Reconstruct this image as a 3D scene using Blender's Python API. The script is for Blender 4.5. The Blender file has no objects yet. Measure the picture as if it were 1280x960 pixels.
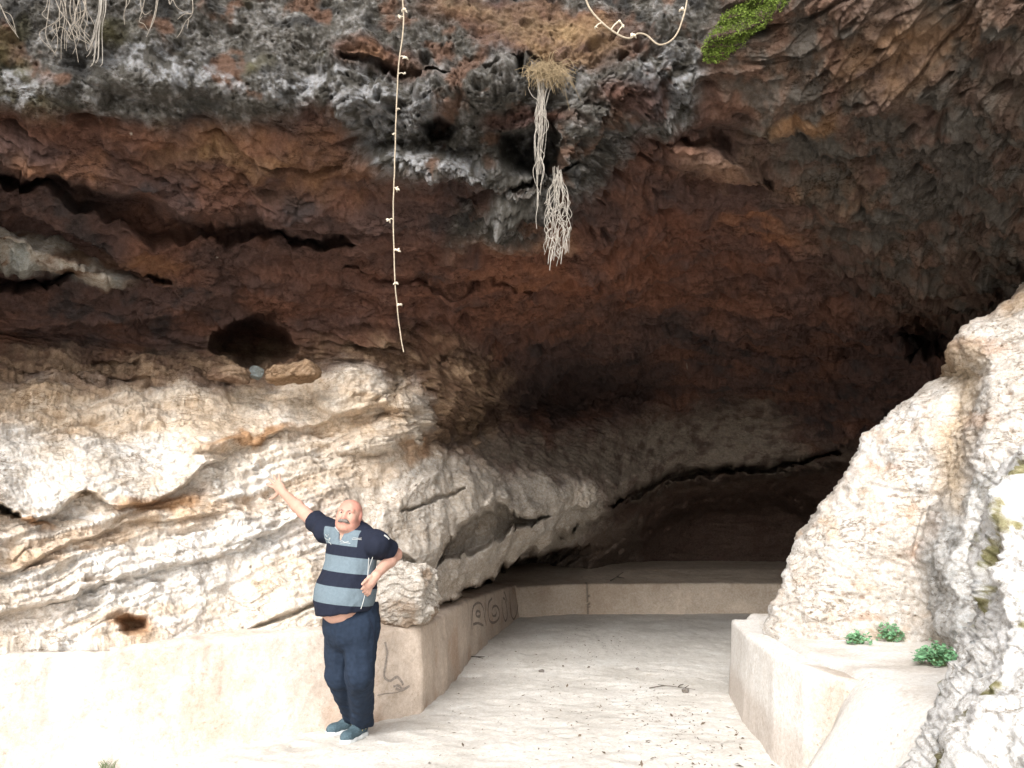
import bpy, bmesh, math, random
import numpy as np
from mathutils import Vector, Matrix

random.seed(7)
RNG = np.random.default_rng(11)
S = bpy.context.scene
COL = S.collection

# ------------------------------------------------------------------ camera
F = 950.0                      # focal length in photo pixels (photo is 1280 wide)
PITCH = math.radians(10.4)
EYE = 1.55
cam_d = bpy.data.cameras.new('camera')
cam_d.sensor_width = 36.0
cam_d.lens = F / 1280.0 * 36.0
cam_d.clip_start = 0.05
cam_d.clip_end = 2000.0
cam = bpy.data.objects.new('camera', cam_d)
COL.objects.link(cam)
cam.location = (0, 0, EYE)
cam.rotation_euler = (math.pi / 2 + PITCH, 0, 0)
S.camera = cam

# ------------------------------------------------------------------ sky, sun, exposure
SUN_EL, SUN_AZ = math.radians(36), math.radians(198)      # azimuth measured clockwise from +Y: behind the camera, a little left
W = bpy.data.worlds.new('World'); S.world = W
W.use_nodes = True
wn = W.node_tree.nodes; wl = W.node_tree.links
wn.clear()
w_out = wn.new('ShaderNodeOutputWorld')
w_bg = wn.new('ShaderNodeBackground')
w_sky = wn.new('ShaderNodeTexSky')
w_sky.sky_type = 'NISHITA'
w_sky.sun_disc = False
w_sky.sun_elevation = SUN_EL
w_sky.sun_rotation = SUN_AZ
w_sky.air_density = 1.0
w_sky.dust_density = 4.0
w_hsv = wn.new('ShaderNodeHueSaturation')       # a veiled white sky: most of the blue is washed out
w_hsv.inputs['Saturation'].default_value = 0.22
wl.new(w_sky.outputs[0], w_hsv.inputs['Color'])
wl.new(w_hsv.outputs[0], w_bg.inputs['Color'])
w_bg.inputs['Strength'].default_value = 0.15
wl.new(w_bg.outputs[0], w_out.inputs['Surface'])

sun_d = bpy.data.lights.new('sun', 'SUN')
sun_d.energy = 1.15
sun_d.angle = math.radians(30)
sun_d.color = (1.0, 0.98, 0.955)
sun = bpy.data.objects.new('sun', sun_d)
COL.objects.link(sun)
sd = Vector((math.sin(SUN_AZ) * math.cos(SUN_EL), math.cos(SUN_AZ) * math.cos(SUN_EL), math.sin(SUN_EL)))
sun.rotation_euler = sd.to_track_quat('Z', 'Y').to_euler()
sun.location = (0, -5, 20)

S.view_settings.view_transform = 'Standard'
S.view_settings.look = 'None'
S.view_settings.gamma = 1.0
S.view_settings.use_curve_mapping = False
S.view_settings.exposure = 1.24
S.cycles.use_denoising = True
S.cycles.max_bounces = 10
S.cycles.diffuse_bounces = 7

# ------------------------------------------------------------------ numpy helpers
def at(px, py, Y):
    """photo pixel + distance in front of the camera -> world point (arrays allowed)"""
    px = np.asarray(px, float); py = np.asarray(py, float); Y = np.asarray(Y, float)
    v = (480.0 - py) / F; h = (px - 640.0) / F
    dy = math.cos(PITCH) - v * math.sin(PITCH)
    dz = math.sin(PITCH) + v * math.cos(PITCH)
    t = Y / dy
    return np.stack(np.broadcast_arrays(h * t, Y, EYE + dz * t), -1)

def A(px, py, Y):
    return Vector(at(px, py, Y).tolist())

def floor_at(px, py, z=0.0):
    lo, hi = 1.5, 40.0
    for _ in range(50):
        m = (lo + hi) / 2
        if at(px, py, m)[2] < z: hi = m
        else: lo = m
    return at(px, py, m)

def to_px(P):
    P = np.asarray(P, float)
    x = P[..., 0]; y = P[..., 1]; z = P[..., 2] - EYE
    d = y * math.cos(PITCH) + z * math.sin(PITCH)
    u = -y * math.sin(PITCH) + z * math.cos(PITCH)
    return 640 + F * x / d, 480 - F * u / d

def _hash(ix, iy, iz, seed):
    h = (ix.astype(np.uint32) * np.uint32(374761393) + iy.astype(np.uint32) * np.uint32(668265263)
         + iz.astype(np.uint32) * np.uint32(2147483647 - 61) + np.uint32(seed * 1274126177 & 0xffffffff))
    h = (h ^ (h >> np.uint32(13))) * np.uint32(1274126177)
    h = (h ^ (h >> np.uint32(15))) * np.uint32(2246822519)
    return h ^ (h >> np.uint32(16))

def noise(P, seed=0):
    """gradient noise about -1..1, P (...,3)"""
    sh = P.shape[:-1]
    p = P.reshape(-1, 3)
    i = np.floor(p).astype(np.int64); f = (p - i).astype(np.float32)
    u = f * f * f * (f * (f * 6 - 15) + 10)
    out = None
    r = {}
    for dx in (0, 1):
        for dy in (0, 1):
            for dz in (0, 1):
                h = _hash(i[:, 0] + dx, i[:, 1] + dy, i[:, 2] + dz, seed)
                gx = (h & np.uint32(1023)).astype(np.float32) / 511.5 - 1
                gy = ((h >> np.uint32(10)) & np.uint32(1023)).astype(np.float32) / 511.5 - 1
                gz = ((h >> np.uint32(20)) & np.uint32(1023)).astype(np.float32) / 511.5 - 1
                r[dx, dy, dz] = gx * (f[:, 0] - dx) + gy * (f[:, 1] - dy) + gz * (f[:, 2] - dz)
    def mix(a, b, t): return a + (b - a) * t
    x00 = mix(r[0,0,0], r[1,0,0], u[:, 0]); x10 = mix(r[0,1,0], r[1,1,0], u[:, 0])
    x01 = mix(r[0,0,1], r[1,0,1], u[:, 0]); x11 = mix(r[0,1,1], r[1,1,1], u[:, 0])
    return (mix(mix(x00, x10, u[:, 1]), mix(x01, x11, u[:, 1]), u[:, 2]) * 1.35).reshape(sh)

def fbm(P, octaves=4, seed=0, gain=0.5, lac=2.03):
    a, o = 1.0, 0.0
    P = np.asarray(P, float)
    for k in range(octaves):
        o = o + a * noise(P + k * 7.31, seed + k)
        P = P * lac; a *= gain
    return o

def ridged(P, octaves=4, seed=0, gain=0.5):
    a, o = 1.0, 0.0
    for k in range(octaves):
        o = o + a * (1 - 2 * np.abs(noise(P + k * 3.7, seed + k)))
        P = P * 2.07; a *= gain
    return o

def worley(P, seed=0):
    """F1 distance and a random number of the nearest cell"""
    sh = P.shape[:-1]
    p = P.reshape(-1, 3)
    i = np.floor(p).astype(np.int64); f = p - i
    best = np.full(len(p), 9.0); sec = np.full(len(p), 9.0); idc = np.zeros(len(p))
    for dx in (-1, 0, 1):
        for dy in (-1, 0, 1):
            for dz in (-1, 0, 1):
                h = _hash(i[:, 0] + dx, i[:, 1] + dy, i[:, 2] + dz, seed)
                ox = (h & np.uint32(1023)) / 1023.0; oy = ((h >> np.uint32(10)) & np.uint32(1023)) / 1023.0
                oz = ((h >> np.uint32(20)) & np.uint32(1023)) / 1023.0
                d = np.sqrt((dx + ox - f[:, 0])**2 + (dy + oy - f[:, 1])**2 + (dz + oz - f[:, 2])**2)
                m = d < best
                sec = np.where(m, best, np.minimum(sec, d))
                idc = np.where(m, (h % np.uint32(997)) / 997.0, idc)
                best = np.where(m, d, best)
    return best.reshape(sh), sec.reshape(sh), idc.reshape(sh)

def sstep(a, b, x):
    t = np.clip((x - a) / (b - a), 0, 1)
    return t * t * (3 - 2 * t)

def poly_sd(x, y, poly):
    """signed distance to a polygon, negative inside"""
    d = np.full(x.shape, 1e9); inside = np.zeros(x.shape, bool)
    n = len(poly)
    for k in range(n):
        ax, ay = poly[k]; bx, by = poly[(k + 1) % n]
        ex, ey = bx - ax, by - ay
        wx, wy = x - ax, y - ay
        t = np.clip((wx * ex + wy * ey) / (ex * ex + ey * ey + 1e-9), 0, 1)
        d = np.minimum(d, (wx - ex * t)**2 + (wy - ey * t)**2)
        c = ((ay <= y) & (by > y)) | ((by <= y) & (ay > y))
        with np.errstate(divide='ignore', invalid='ignore'):
            xi = ax + (y - ay) / (by - ay + 1e-12) * ex
        inside ^= c & (x < xi)
    return np.where(inside, -1, 1) * np.sqrt(d)

def line_d(x, y, pts, widths=None):
    """distance to a polyline (and interpolated half-width there)"""
    d = np.full(x.shape, 1e9); w = np.ones(x.shape)
    for k in range(len(pts) - 1):
        ax, ay = pts[k]; bx, by = pts[k + 1]
        ex, ey = bx - ax, by - ay
        wx, wy = x - ax, y - ay
        t = np.clip((wx * ex + wy * ey) / (ex * ex + ey * ey + 1e-9), 0, 1)
        q = np.sqrt((wx - ex * t)**2 + (wy - ey * t)**2)
        m = q < d
        d = np.where(m, q, d)
        if widths is not None:
            w = np.where(m, widths[k] * (1 - t) + widths[k + 1] * t, w)
    return d, w

def blur(a, n):
    for ax in (0, 1):
        for _ in range(3):
            pad = [(0, 0)] * a.ndim; pad[ax] = (n, n)
            b = np.pad(a, pad, mode='edge')
            c = np.cumsum(b, axis=ax)
            z = np.zeros_like(np.take(c, [0], axis=ax))
            c = np.concatenate([z, c], axis=ax)
            L = a.shape[ax]
            a = (np.take(c, np.arange(2 * n + 1, 2 * n + 1 + L), axis=ax) - np.take(c, np.arange(L), axis=ax)) / (2 * n + 1)
    return a

def grid_normals(P):
    du = np.gradient(P, axis=1); dv = np.gradient(P, axis=0)
    n = np.cross(du, dv)
    n /= np.linalg.norm(n, axis=-1, keepdims=True) + 1e-12
    return n

# ------------------------------------------------------------------ mesh helpers
def mesh_from(name, V, Q, smooth=True, cols=None, flts=None, mat=None):
    """V (n,3), Q (m,4) or (m,3) index arrays -> mesh"""
    me = bpy.data.meshes.new(name)
    V = np.asarray(V, np.float32); Q = np.asarray(Q, np.int32)
    me.vertices.add(len(V)); me.vertices.foreach_set('co', V.ravel())
    k = Q.shape[1]
    me.loops.add(Q.size); me.loops.foreach_set('vertex_index', Q.ravel())
    me.polygons.add(len(Q))
    me.polygons.foreach_set('loop_start', np.arange(0, Q.size, k, dtype=np.int32))
    me.update(calc_edges=True)
    me.polygons.foreach_set('use_smooth', np.full(len(Q), smooth))
    if cols is not None:
        for nm, c in cols.items():
            a = me.attributes.new(nm, 'FLOAT_COLOR', 'POINT')
            c = np.asarray(c, np.float32).reshape(-1, 3)
            a.data.foreach_set('color', np.concatenate([c, np.ones((len(c), 1), np.float32)], 1).ravel())
    if flts is not None:
        for nm, c in flts.items():
            a = me.attributes.new(nm, 'FLOAT', 'POINT')
            a.data.foreach_set('value', np.asarray(c, np.float32).ravel())
    me.validate()
    if mat: me.materials.append(mat)
    return me

def grid_quads(nr, nc, wrap=False):
    i = np.arange(nr * nc).reshape(nr, nc)
    if wrap: i = np.concatenate([i, i[:, :1]], 1)
    return np.stack([i[:-1, :-1], i[1:, :-1], i[1:, 1:], i[:-1, 1:]], -1).reshape(-1, 4)

def link(name, me, parent=None, loc=None):
    o = bpy.data.objects.new(name, me)
    COL.objects.link(o)
    if parent is not None: o.parent = parent
    if loc is not None: o.location = loc
    return o

def tag(o, label=None, cat=None, group=None, kind=None):
    if label: o['label'] = label
    if cat: o['category'] = cat
    if group: o['group'] = group
    if kind: o['kind'] = kind
    return o

def empty(name, loc, label, cat, group=None):
    o = bpy.data.objects.new(name, None)
    o.empty_display_size = 0.1
    COL.objects.link(o); o.location = loc
    return tag(o, label, cat, group)

# ------------------------------------------------------------------ materials
def new_mat(name):
    m = bpy.data.materials.new(name); m.use_nodes = True
    nt = m.node_tree; nt.nodes.clear()
    o = nt.nodes.new('ShaderNodeOutputMaterial'); b = nt.nodes.new('ShaderNodeBsdfPrincipled')
    nt.links.new(b.outputs[0], o.inputs[0])
    return m, nt, b

def rock_material(name, attr='stain', bump=0.5, s1=22, s2=90, vary=0.35, rough=0.95, b2=0.5, dist=0.02, lines=0.0, pits=0.0, squash=(0.45, 0.7, 1.6), grain=None):
    """albedo from the surface's own staining (attribute) broken up by procedural mottling, grain, hairline cracks and pits"""
    m, nt, b = new_mat(name)
    N, L = nt.nodes, nt.links
    def nd(t, **kw):
        n = N.new(t)
        for k, v in kw.items(): n.inputs[k].default_value = v
        return n
    def math_(op, x, y=None, z=None):
        n = N.new('ShaderNodeMath'); n.operation = op
        for i_, v in enumerate((x, y, z)):
            if v is None: continue
            if isinstance(v, (int, float)): n.inputs[i_].default_value = v
            else: L.new(v, n.inputs[i_])
        return n.outputs[0]
    def rng(x, a, b_, c, d):
        n = N.new('ShaderNodeMapRange'); L.new(x, n.inputs[0])
        for i_, v in enumerate((a, b_, c, d)): n.inputs[i_ + 1].default_value = v
        return n.outputs[0]
    at_ = N.new('ShaderNodeAttribute'); at_.attribute_name = attr
    geo = N.new('ShaderNodeNewGeometry'); pos = geo.outputs['Position']
    n1 = nd('ShaderNodeTexNoise', Scale=s1, Detail=8, Roughness=0.72); L.new(pos, n1.inputs['Vector'])
    n2 = nd('ShaderNodeTexNoise', Scale=s2, Detail=6, Roughness=0.8); L.new(pos, n2.inputs['Vector'])
    k = math_('MULTIPLY', rng(n1.outputs[0], .3, .7, 1 - vary, 1 + vary), rng(n2.outputs[0], .32, .68, 1 - vary * .9, 1 + vary * .9))
    hgt = math_('MULTIPLY_ADD', n2.outputs[0], b2, n1.outputs[0])
    if lines:
        sq = N.new('ShaderNodeVectorMath'); sq.operation = 'MULTIPLY'; sq.inputs[1].default_value = squash; L.new(pos, sq.inputs[0])
        n3 = nd('ShaderNodeTexNoise', Scale=7.5, Detail=7, Roughness=0.62, Distortion=0.5); L.new(sq.outputs[0], n3.inputs['Vector'])
        n4 = nd('ShaderNodeTexNoise', Scale=2.3, Detail=3); L.new(pos, n4.inputs['Vector'])
        d = math_('ABSOLUTE', math_('SUBTRACT', n3.outputs[0], .5))
        ln = math_('MULTIPLY', rng(d, .0, .014, 1, 0), rng(n4.outputs[0], .42, .60, 0, 1))
        k = math_('MULTIPLY', k, math_('SUBTRACT', 1, math_('MULTIPLY', ln, lines)))
        hgt = math_('SUBTRACT', hgt, math_('MULTIPLY', ln, 0.7))
    if pits:
        sq2 = N.new('ShaderNodeVectorMath'); sq2.operation = 'MULTIPLY'; sq2.inputs[1].default_value = (0.7, 0.8, 1.35); L.new(pos, sq2.inputs[0])
        v = nd('ShaderNodeTexNoise', Scale=38, Detail=4, Roughness=.6); L.new(sq2.outputs[0], v.inputs['Vector'])
        n5 = nd('ShaderNodeTexNoise', Scale=4.0, Detail=3); L.new(pos, n5.inputs['Vector'])
        pt = math_('MULTIPLY', rng(v.outputs[0], .60, .70, 0, 1), rng(n5.outputs[0], .40, .62, .15, 1))
        k = math_('MULTIPLY', k, math_('SUBTRACT', 1, math_('MULTIPLY', pt, pits)))
        hgt = math_('SUBTRACT', hgt, math_('MULTIPLY', pt, 0.6))
    cb = N.new('ShaderNodeCombineXYZ')                      # earth in the hollows is browner than the faces
    for i_, e in enumerate((1.0, 1.22, 1.5)): L.new(math_('POWER', math_('MAXIMUM', k, .02), e), cb.inputs[i_])
    mx = N.new('ShaderNodeVectorMath'); mx.operation = 'MULTIPLY'
    L.new(at_.outputs['Color'], mx.inputs[0]); L.new(cb.outputs[0], mx.inputs[1])
    mn = N.new('ShaderNodeVectorMath'); mn.operation = 'MINIMUM'; mn.inputs[1].default_value = (.84, .82, .80); L.new(mx.outputs[0], mn.inputs[0])
    L.new(mn.outputs[0], b.inputs['Base Color'])
    b.inputs['Roughness'].default_value = rough
    b.inputs['Specular IOR Level'].default_value = 0.25
    bp = nd('ShaderNodeBump', Strength=bump, Distance=dist)
    L.new(hgt, bp.inputs['Height']); L.new(bp.outputs[0], b.inputs['Normal'])
    if grain:                                               # smooth, water-worn faces show less grain than broken rock
        ga = N.new('ShaderNodeAttribute'); ga.attribute_name = grain
        L.new(math_('MULTIPLY', ga.outputs['Fac'], bump), bp.inputs['Strength'])
    return m

def plain_material(name, color, rough=0.8, spec=0.3, vary=0.2, scale=30, bump=0.0, dist=0.004, **kw):
    m, nt, b = new_mat(name)
    N, L = nt.nodes, nt.links
    tc = N.new('ShaderNodeTexCoord')
    n1 = N.new('ShaderNodeTexNoise'); n1.inputs['Scale'].default_value = scale; n1.inputs['Detail'].default_value = 6
    L.new(tc.outputs['Object'], n1.inputs['Vector'])
    cr = N.new('ShaderNodeValToRGB')
    c = np.array(color)
    cr.color_ramp.elements[0].position = 0.25; cr.color_ramp.elements[1].position = 0.75
    cr.color_ramp.elements[0].color = (*np.clip(c * (1 - vary), 0, 1), 1); cr.color_ramp.elements[1].color = (*np.clip(c * (1 + vary), 0, 1), 1)
    L.new(n1.outputs[0], cr.inputs[0]); L.new(cr.outputs[0], b.inputs['Base Color'])
    b.inputs['Roughness'].default_value = rough; b.inputs['Specular IOR Level'].default_value = spec
    for k, v in kw.items(): b.inputs[k].default_value = v
    if bump:
        bp = N.new('ShaderNodeBump'); bp.inputs['Strength'].default_value = bump; bp.inputs['Distance'].default_value = dist
        L.new(n1.outputs[0], bp.inputs['Height']); L.new(bp.outputs[0], b.inputs['Normal'])
    return m

# strata: stacked uneven beds, each with its own broken outline
def strata(P, sdir, L, seed, warp=0.5, wscale=0.9, run=0.45, sharp=0.12, stretch=None):
    s = (P @ np.asarray(sdir, float)) / L + warp * fbm(P * wscale, 3, seed) * (0.35 / L if L < .35 else 1.0)
    k = np.floor(s); fr = s - k
    q = P / run
    q1 = q.copy(); q1[..., 2] = k * 7.13; 
    q2 = q.copy(); q2[..., 2] = (k + 1) * 7.13
    r1 = noise(q1, seed + 11) + 0.5 * noise(q1 * 2.7, seed + 12); r2 = noise(q2, seed + 11) + 0.5 * noise(q2 * 2.7, seed + 12)
    t = sstep(1 - sharp, 1, fr)
    base = r1 * (1 - t) + r2 * t
    lip = (1 - fr) ** 1.5 * (1 - t)        # beds stick out at their lower edge and are cut back beneath
    return base + 0.7 * lip, k
# ================================================================== the cave rock: roof, left wall and the chamber behind, as one mass
def axis(lo, hi, a, b, fine, coarse):
    return np.concatenate([np.arange(lo, a, coarse), np.arange(a, b, fine), np.arange(b, hi + coarse, coarse)])

STEP = 1.25
gx = axis(-1000, 2000, -30, 1310, STEP, 14)
gy = axis(-900, 1150, -30, 800, STEP, 14)
PX, PY = np.meshgrid(gx, gy)

# distance of the rock (metres ahead of the eye) along vertical sections of the site
prof = {
 -1000: [(-900, 2.2), (0, 2.3), (160, 2.5), (330, 3.2), (440, 3.7), (490, 3.3), (640, 3.0), (820, 2.95), (1150, 2.8)],
 -400: [(-900, 3.0), (0, 3.3), (150, 3.5), (215, 3.8), (350, 4.5), (440, 4.9), (480, 4.5), (650, 4.1), (820, 3.85), (1150, 3.7)],
 0: [(-900, 3.7), (-300, 4.1), (0, 4.35), (140, 4.5), (215, 4.95), (350, 5.8), (440, 6.2), (480, 5.7), (560, 5.35), (650, 5.2), (820, 4.9), (1150, 4.6)],
 200: [(-900, 4.0), (-300, 4.4), (0, 4.65), (140, 4.8), (280, 5.6), (350, 6.2), (440, 6.9), (480, 6.5), (600, 6.0), (800, 5.5), (1150, 5.2)],
 400: [(-900, 4.3), (-300, 4.7), (0, 4.95), (120, 5.05), (200, 5.5), (300, 6.2), (400, 7.0), (450, 7.3), (490, 7.1), (600, 6.85), (700, 6.5), (790, 6.3), (1150, 6.0)],
 500: [(-900, 4.4), (-300, 4.8), (0, 5.0), (120, 5.05), (220, 5.3), (300, 6.2), (400, 7.2), (450, 7.5), (530, 7.5), (600, 7.3), (700, 7.2), (790, 7.4), (1150, 7.2)],
 580: [(-900, 4.4), (-300, 4.8), (0, 5.0), (120, 5.05), (220, 5.3), (300, 6.2), (400, 7.5), (480, 8.5), (540, 9.0), (600, 8.4), (660, 8.0), (760, 8.4), (1150, 8.3)],
 700: [(-900, 4.4), (-300, 4.8), (0, 5.0), (110, 5.0), (250, 5.35), (320, 6.3), (400, 8.0), (440, 9.2), (500, 11.2), (560, 11.0), (620, 10.2), (680, 11), (740, 14.2), (1150, 14.2)],
 850: [(-900, 4.3), (-300, 4.7), (0, 4.9), (90, 5.0), (200, 5.8), (300, 6.9), (400, 8.6), (450, 10), (500, 12), (560, 12.6), (600, 13), (640, 14), (720, 14.8), (1150, 14.8)],
 1000: [(-900, 4.0), (-300, 4.3), (0, 4.6), (150, 5.3), (300, 6.7), (400, 8.2), (450, 9.2), (520, 11.8), (580, 12.7), (620, 14), (720, 14.8), (1150, 14.8)],
 1160: [(-900, 3.6), (-300, 4.0), (0, 4.25), (150, 4.9), (300, 6.1), (380, 7.1), (420, 8.2), (500, 9.8), (600, 12), (720, 14), (1150, 14)],
 1280: [(-900, 3.3), (-300, 3.6), (0, 3.95), (150, 4.5), (300, 5.5), (360, 6.2), (450, 7.5), (600, 11), (720, 13), (1150, 13)],
 1600: [(-900, 2.7), (-300, 3.0), (0, 3.2), (150, 3.6), (300, 4.4), (450, 6), (720, 10), (1150, 10)],
 2000: [(-900, 2.1), (-300, 2.3), (0, 2.5), (300, 3.3), (450, 4), (720, 6), (1150, 6)],
}
cxs = np.arange(-1000, 2021, 10.0); cys = np.arange(-900, 1171, 10.0)
keys = sorted(prof)
secs = np.stack([np.interp(cys, [p[0] for p in prof[k]], [p[1] for p in prof[k]]) for k in keys], 1)
D0 = np.stack([np.interp(cxs, keys, secs[r]) for r in range(len(cys))], 0)
D0 = blur(D0, 2)
def bil(Ar, x, y):
    fx = np.clip((x - cxs[0]) / 10, 0, len(cxs) - 1.001); fy = np.clip((y - cys[0]) / 10, 0, len(cys) - 1.001)
    ix = fx.astype(int); iy = fy.astype(int); u = fx - ix; v = fy - iy
    return (Ar[iy, ix] * (1 - u) * (1 - v) + Ar[iy, ix + 1] * u * (1 - v) + Ar[iy + 1, ix] * (1 - u) * v + Ar[iy + 1, ix + 1] * u * v)
DEP = bil(D0, PX, PY)
P0 = at(PX, PY, DEP)
DBASE = DEP.copy(); PB = P0.copy()

# irregular edges for every traced feature
wob = fbm(P0 * 3.0, 4, 40); wob2 = fbm(P0 * 3.0 + 50, 4, 41)
wx = PX + wob * 9; wy = PY + wob2 * 7
def dig(poly, depth, soft, amt=1.0):
    global DEP
    d = poly_sd(wx, wy, poly)
    DEP = DEP + depth * (1 - sstep(-soft, 0.0, d)) * amt
def crack(pts, widths, depth):
    global DEP
    d, w = line_d(wx, wy, pts, widths)
    DEP = DEP + depth * (1 - sstep(0.0, 1.15, d / w))
def swell(cx, cy, rx, ry, h, ang=0.0):
    global DEP
    c, s = math.cos(ang), math.sin(ang)
    u = ((wx - cx) * c + (wy - cy) * s) / rx; v = (-(wx - cx) * s + (wy - cy) * c) / ry
    DEP = DEP - h * np.clip(1 - u * u - v * v, 0, 1) ** 0.6
def shelf(pts, h, fall):
    """a bed that juts out above the given line and fades upward over `fall` pixels"""
    global DEP
    xs = [p[0] for p in pts]; ys = [p[1] for p in pts]
    yl = np.interp(wx, xs, ys)
    endf = sstep(xs[0] - 1, xs[0] + 40, wx) * (1 - sstep(xs[-1] - 40, xs[-1] + 1, wx)) if xs[0] > 5 else (1 - sstep(xs[-1] - 40, xs[-1] + 1, wx))
    t = (yl - wy)
    DEP = DEP - h * endf * sstep(-2, 3, t) * (1 - sstep(3, fall, t))

# --- roof, left: long slots between beds
crack([(-60, 205), (60, 222), (130, 245), (200, 280), (300, 290), (440, 300)], [7, 8, 16, 18, 11, 3], 0.36)
shelf([(-200, 200), (0, 205), (130, 235), (200, 262), (300, 275), (440, 292)], 0.22, 60)
crack([(-40, 352), (40, 350), (95, 338)], [11, 12, 3], 0.4)
crack([(150, 330), (180, 338), (215, 346)], [1, 5, 1], 0.25)
crack([(430, 335), (470, 345), (540, 355), (600, 360)], [3, 7, 5, 2], 0.10)
crack([(620, 352), (665, 360)], [4, 3], 0.08)
crack([(830, 405), (900, 425), (990, 440), (1060, 447)], [5, 12, 10, 4], 0.16)
# --- the streaked white bed that pokes out of the brown roof at the far left
LEDGE = [(-90, 268), (0, 284), (60, 303), (120, 324), (185, 350), (176, 358), (120, 350), (60, 336), (0, 330), (-90, 326)]
dl_ = poly_sd(wx, wy, LEDGE); DEP = DEP - 0.30 * (1 - sstep(-11, 1.5, dl_))
# --- hollow in the left recess
hx = (wx - 318) / 55; hy = (wy - 434) / np.where(wy < 434, 36, 28)
DEP = DEP + 1.1 * np.sqrt(np.clip(1 - hx ** 2 - hy ** 2, 0, 1))
crack([(120, 455), (170, 462)], [5, 7], 0.12); crack([(245, 470), (280, 480)], [6, 4], 0.12); crack([(20, 470), (60, 473)], [4, 3], 0.1)
crack([(140, 478), (185, 480)], [5, 4], 0.1)
# --- black hole at the right end of the roof
dig([(1120, 405), (1150, 385), (1195, 388), (1202, 415), (1190, 450), (1160, 452), (1135, 440)], 1.0, 24)
# --- knob and its shadow slot in the roof
crack([(850, 172), (900, 180), (950, 210), (965, 225)], [3, 8, 11, 4], 0.17)
swell(885, 200, 70, 22, 0.26, 0.15)
# --- hollows in the crust band
dig([(520, 150), (550, 145), (575, 160), (565, 180), (535, 182)], 0.45, 10)
dig([(620, 165), (700, 155), (712, 205), (690, 228), (640, 222), (618, 200)], 0.55, 20)
crack([(590, 85), (640, 78), (680, 72)], [5, 9, 4], 0.09)
crack([(640, 235), (700, 222), (730, 205)], [4, 6, 3], 0.18)
crack([(430, 75), (500, 92), (560, 88)], [4, 6, 3], 0.15)
swell(560, 110, 60, 40, 0.20); swell(620, 105, 45, 35, 0.25); swell(480, 140, 70, 40, 0.20); swell(530, 215, 85, 26, 0.30, 0.2)
swell(640, 265, 70, 24, 0.22); swell(770, 120, 55, 45, 0.22); swell(730, 175, 40, 45, 0.24); swell(720, 240, 45, 35, 0.24)
swell(180, 100, 80, 26, 0.18, 0.15); swell(330, 110, 90, 35, 0.16, 0.1); swell(60, 115, 80, 35, 0.16); swell(430, 120, 50, 30, 0.14)
# --- main roof beds
for y, h in ((285, .10), (312, .12), (340, .15), (368, .13), (395, .14)):
    shelf([(420, y + 8), (620, y + 4), (820, y + 16), (1050, y + 40)], h, 42)
shelf([(-300, 405), (0, 408), (150, 400), (260, 392)], 0.14, 40)
# --- left wall: brows of the pale beds
shelf([(-200, 645), (0, 640), (40, 655), (70, 640), (108, 612), (150, 640), (190, 628), (225, 608), (300, 560)], 0.20, 100)
shelf([(225, 572), (300, 560), (360, 540), (420, 520), (500, 500)], 0.11, 50)
shelf([(-200, 745), (0, 720), (60, 690), (130, 660), (240, 650), (300, 640)], 0.09, 45)
shelf([(-200, 790), (0, 772), (90, 750), (100, 735), (180, 712), (300, 690), (360, 640)], 0.09, 45)
crack([(-20, 640), (0, 643), (25, 646)], [7, 7, 3], 0.35)
shelf([(270, 690), (330, 668), (390, 640), (420, 610)], 0.09, 40)
dig([(142, 772), (165, 766), (188, 770), (186, 790), (160, 796), (145, 788)], 0.28, 14)
crack([(300, 790), (350, 775), (395, 760)], [3, 5, 4], 0.14)
DEP = DEP + 1.2 * sstep(0, 14, wy - (828 - .07 * wx)) * (wx < 470)
dig([(470, 640), (520, 592), (600, 588), (648, 618), (606, 640), (580, 662), (560, 692), (527, 714), (470, 685)], -0.20, 8)
# --- broken rubbly corner between wall and chamber
swell(500, 505, 26, 18, 0.25); swell(555, 490, 60, 40, 0.35, -0.3); swell(440, 480, 60, 40, 0.25); swell(590, 455, 40, 20, 0.2); swell(480, 545, 60, 22, 0.3, -0.35)
dig([(520, 560), (560, 520), (610, 490), (640, 500), (610, 545), (560, 575)], 0.5, 22)
# --- sloping slabs at the chamber mouth
dig([(542, 712), (565, 668), (598, 640), (625, 630), (650, 640), (700, 645), (650, 660), (600, 685), (560, 705)], 0.8, 7)
dig([(535, 764), (575, 740), (620, 710), (665, 686), (705, 664), (745, 645), (775, 632), (800, 616), (840, 602), (980, 588), (1060, 575), (1160, 600), (1160, 900), (480, 900), (515, 797)], 1.5, 9)
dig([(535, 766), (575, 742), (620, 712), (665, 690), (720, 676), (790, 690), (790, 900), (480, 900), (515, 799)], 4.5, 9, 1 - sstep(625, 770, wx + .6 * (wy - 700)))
swell(640, 635, 38, 18, 0.25, 0.1)
crack([(500, 640), (560, 620), (575, 612)], [3, 3, 2], 0.15)
# --- dark chamber: long crack and hanging bed
dig([(610, 500), (640, 470), (720, 440), (800, 440), (850, 480), (860, 505), (760, 525), (680, 545), (630, 540)], 0.8, 48)
crack([(772, 632), (800, 612), (840, 597), (900, 588), (980, 582), (1045, 565)], [3, 8, 10, 8, 6, 3], 0.9)
shelf([(700, 640), (772, 625), (840, 590), (980, 575), (1100, 545)], 0.5, 60)
dig([(660, 830), (740, 690), (800, 640), (860, 610), (990, 600), (1060, 640), (1080, 830)], 1.2, 40)

PD = at(PX, PY, DEP)
P0 = PB                                   # relief and colour noise run along the undisturbed surface
N0 = grid_normals(at(PX, PY, blur(DBASE, 3)))
vd = P0 - np.array([0, 0, EYE])
N0 *= -np.sign((N0 * vd).sum(-1, keepdims=True))

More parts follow.
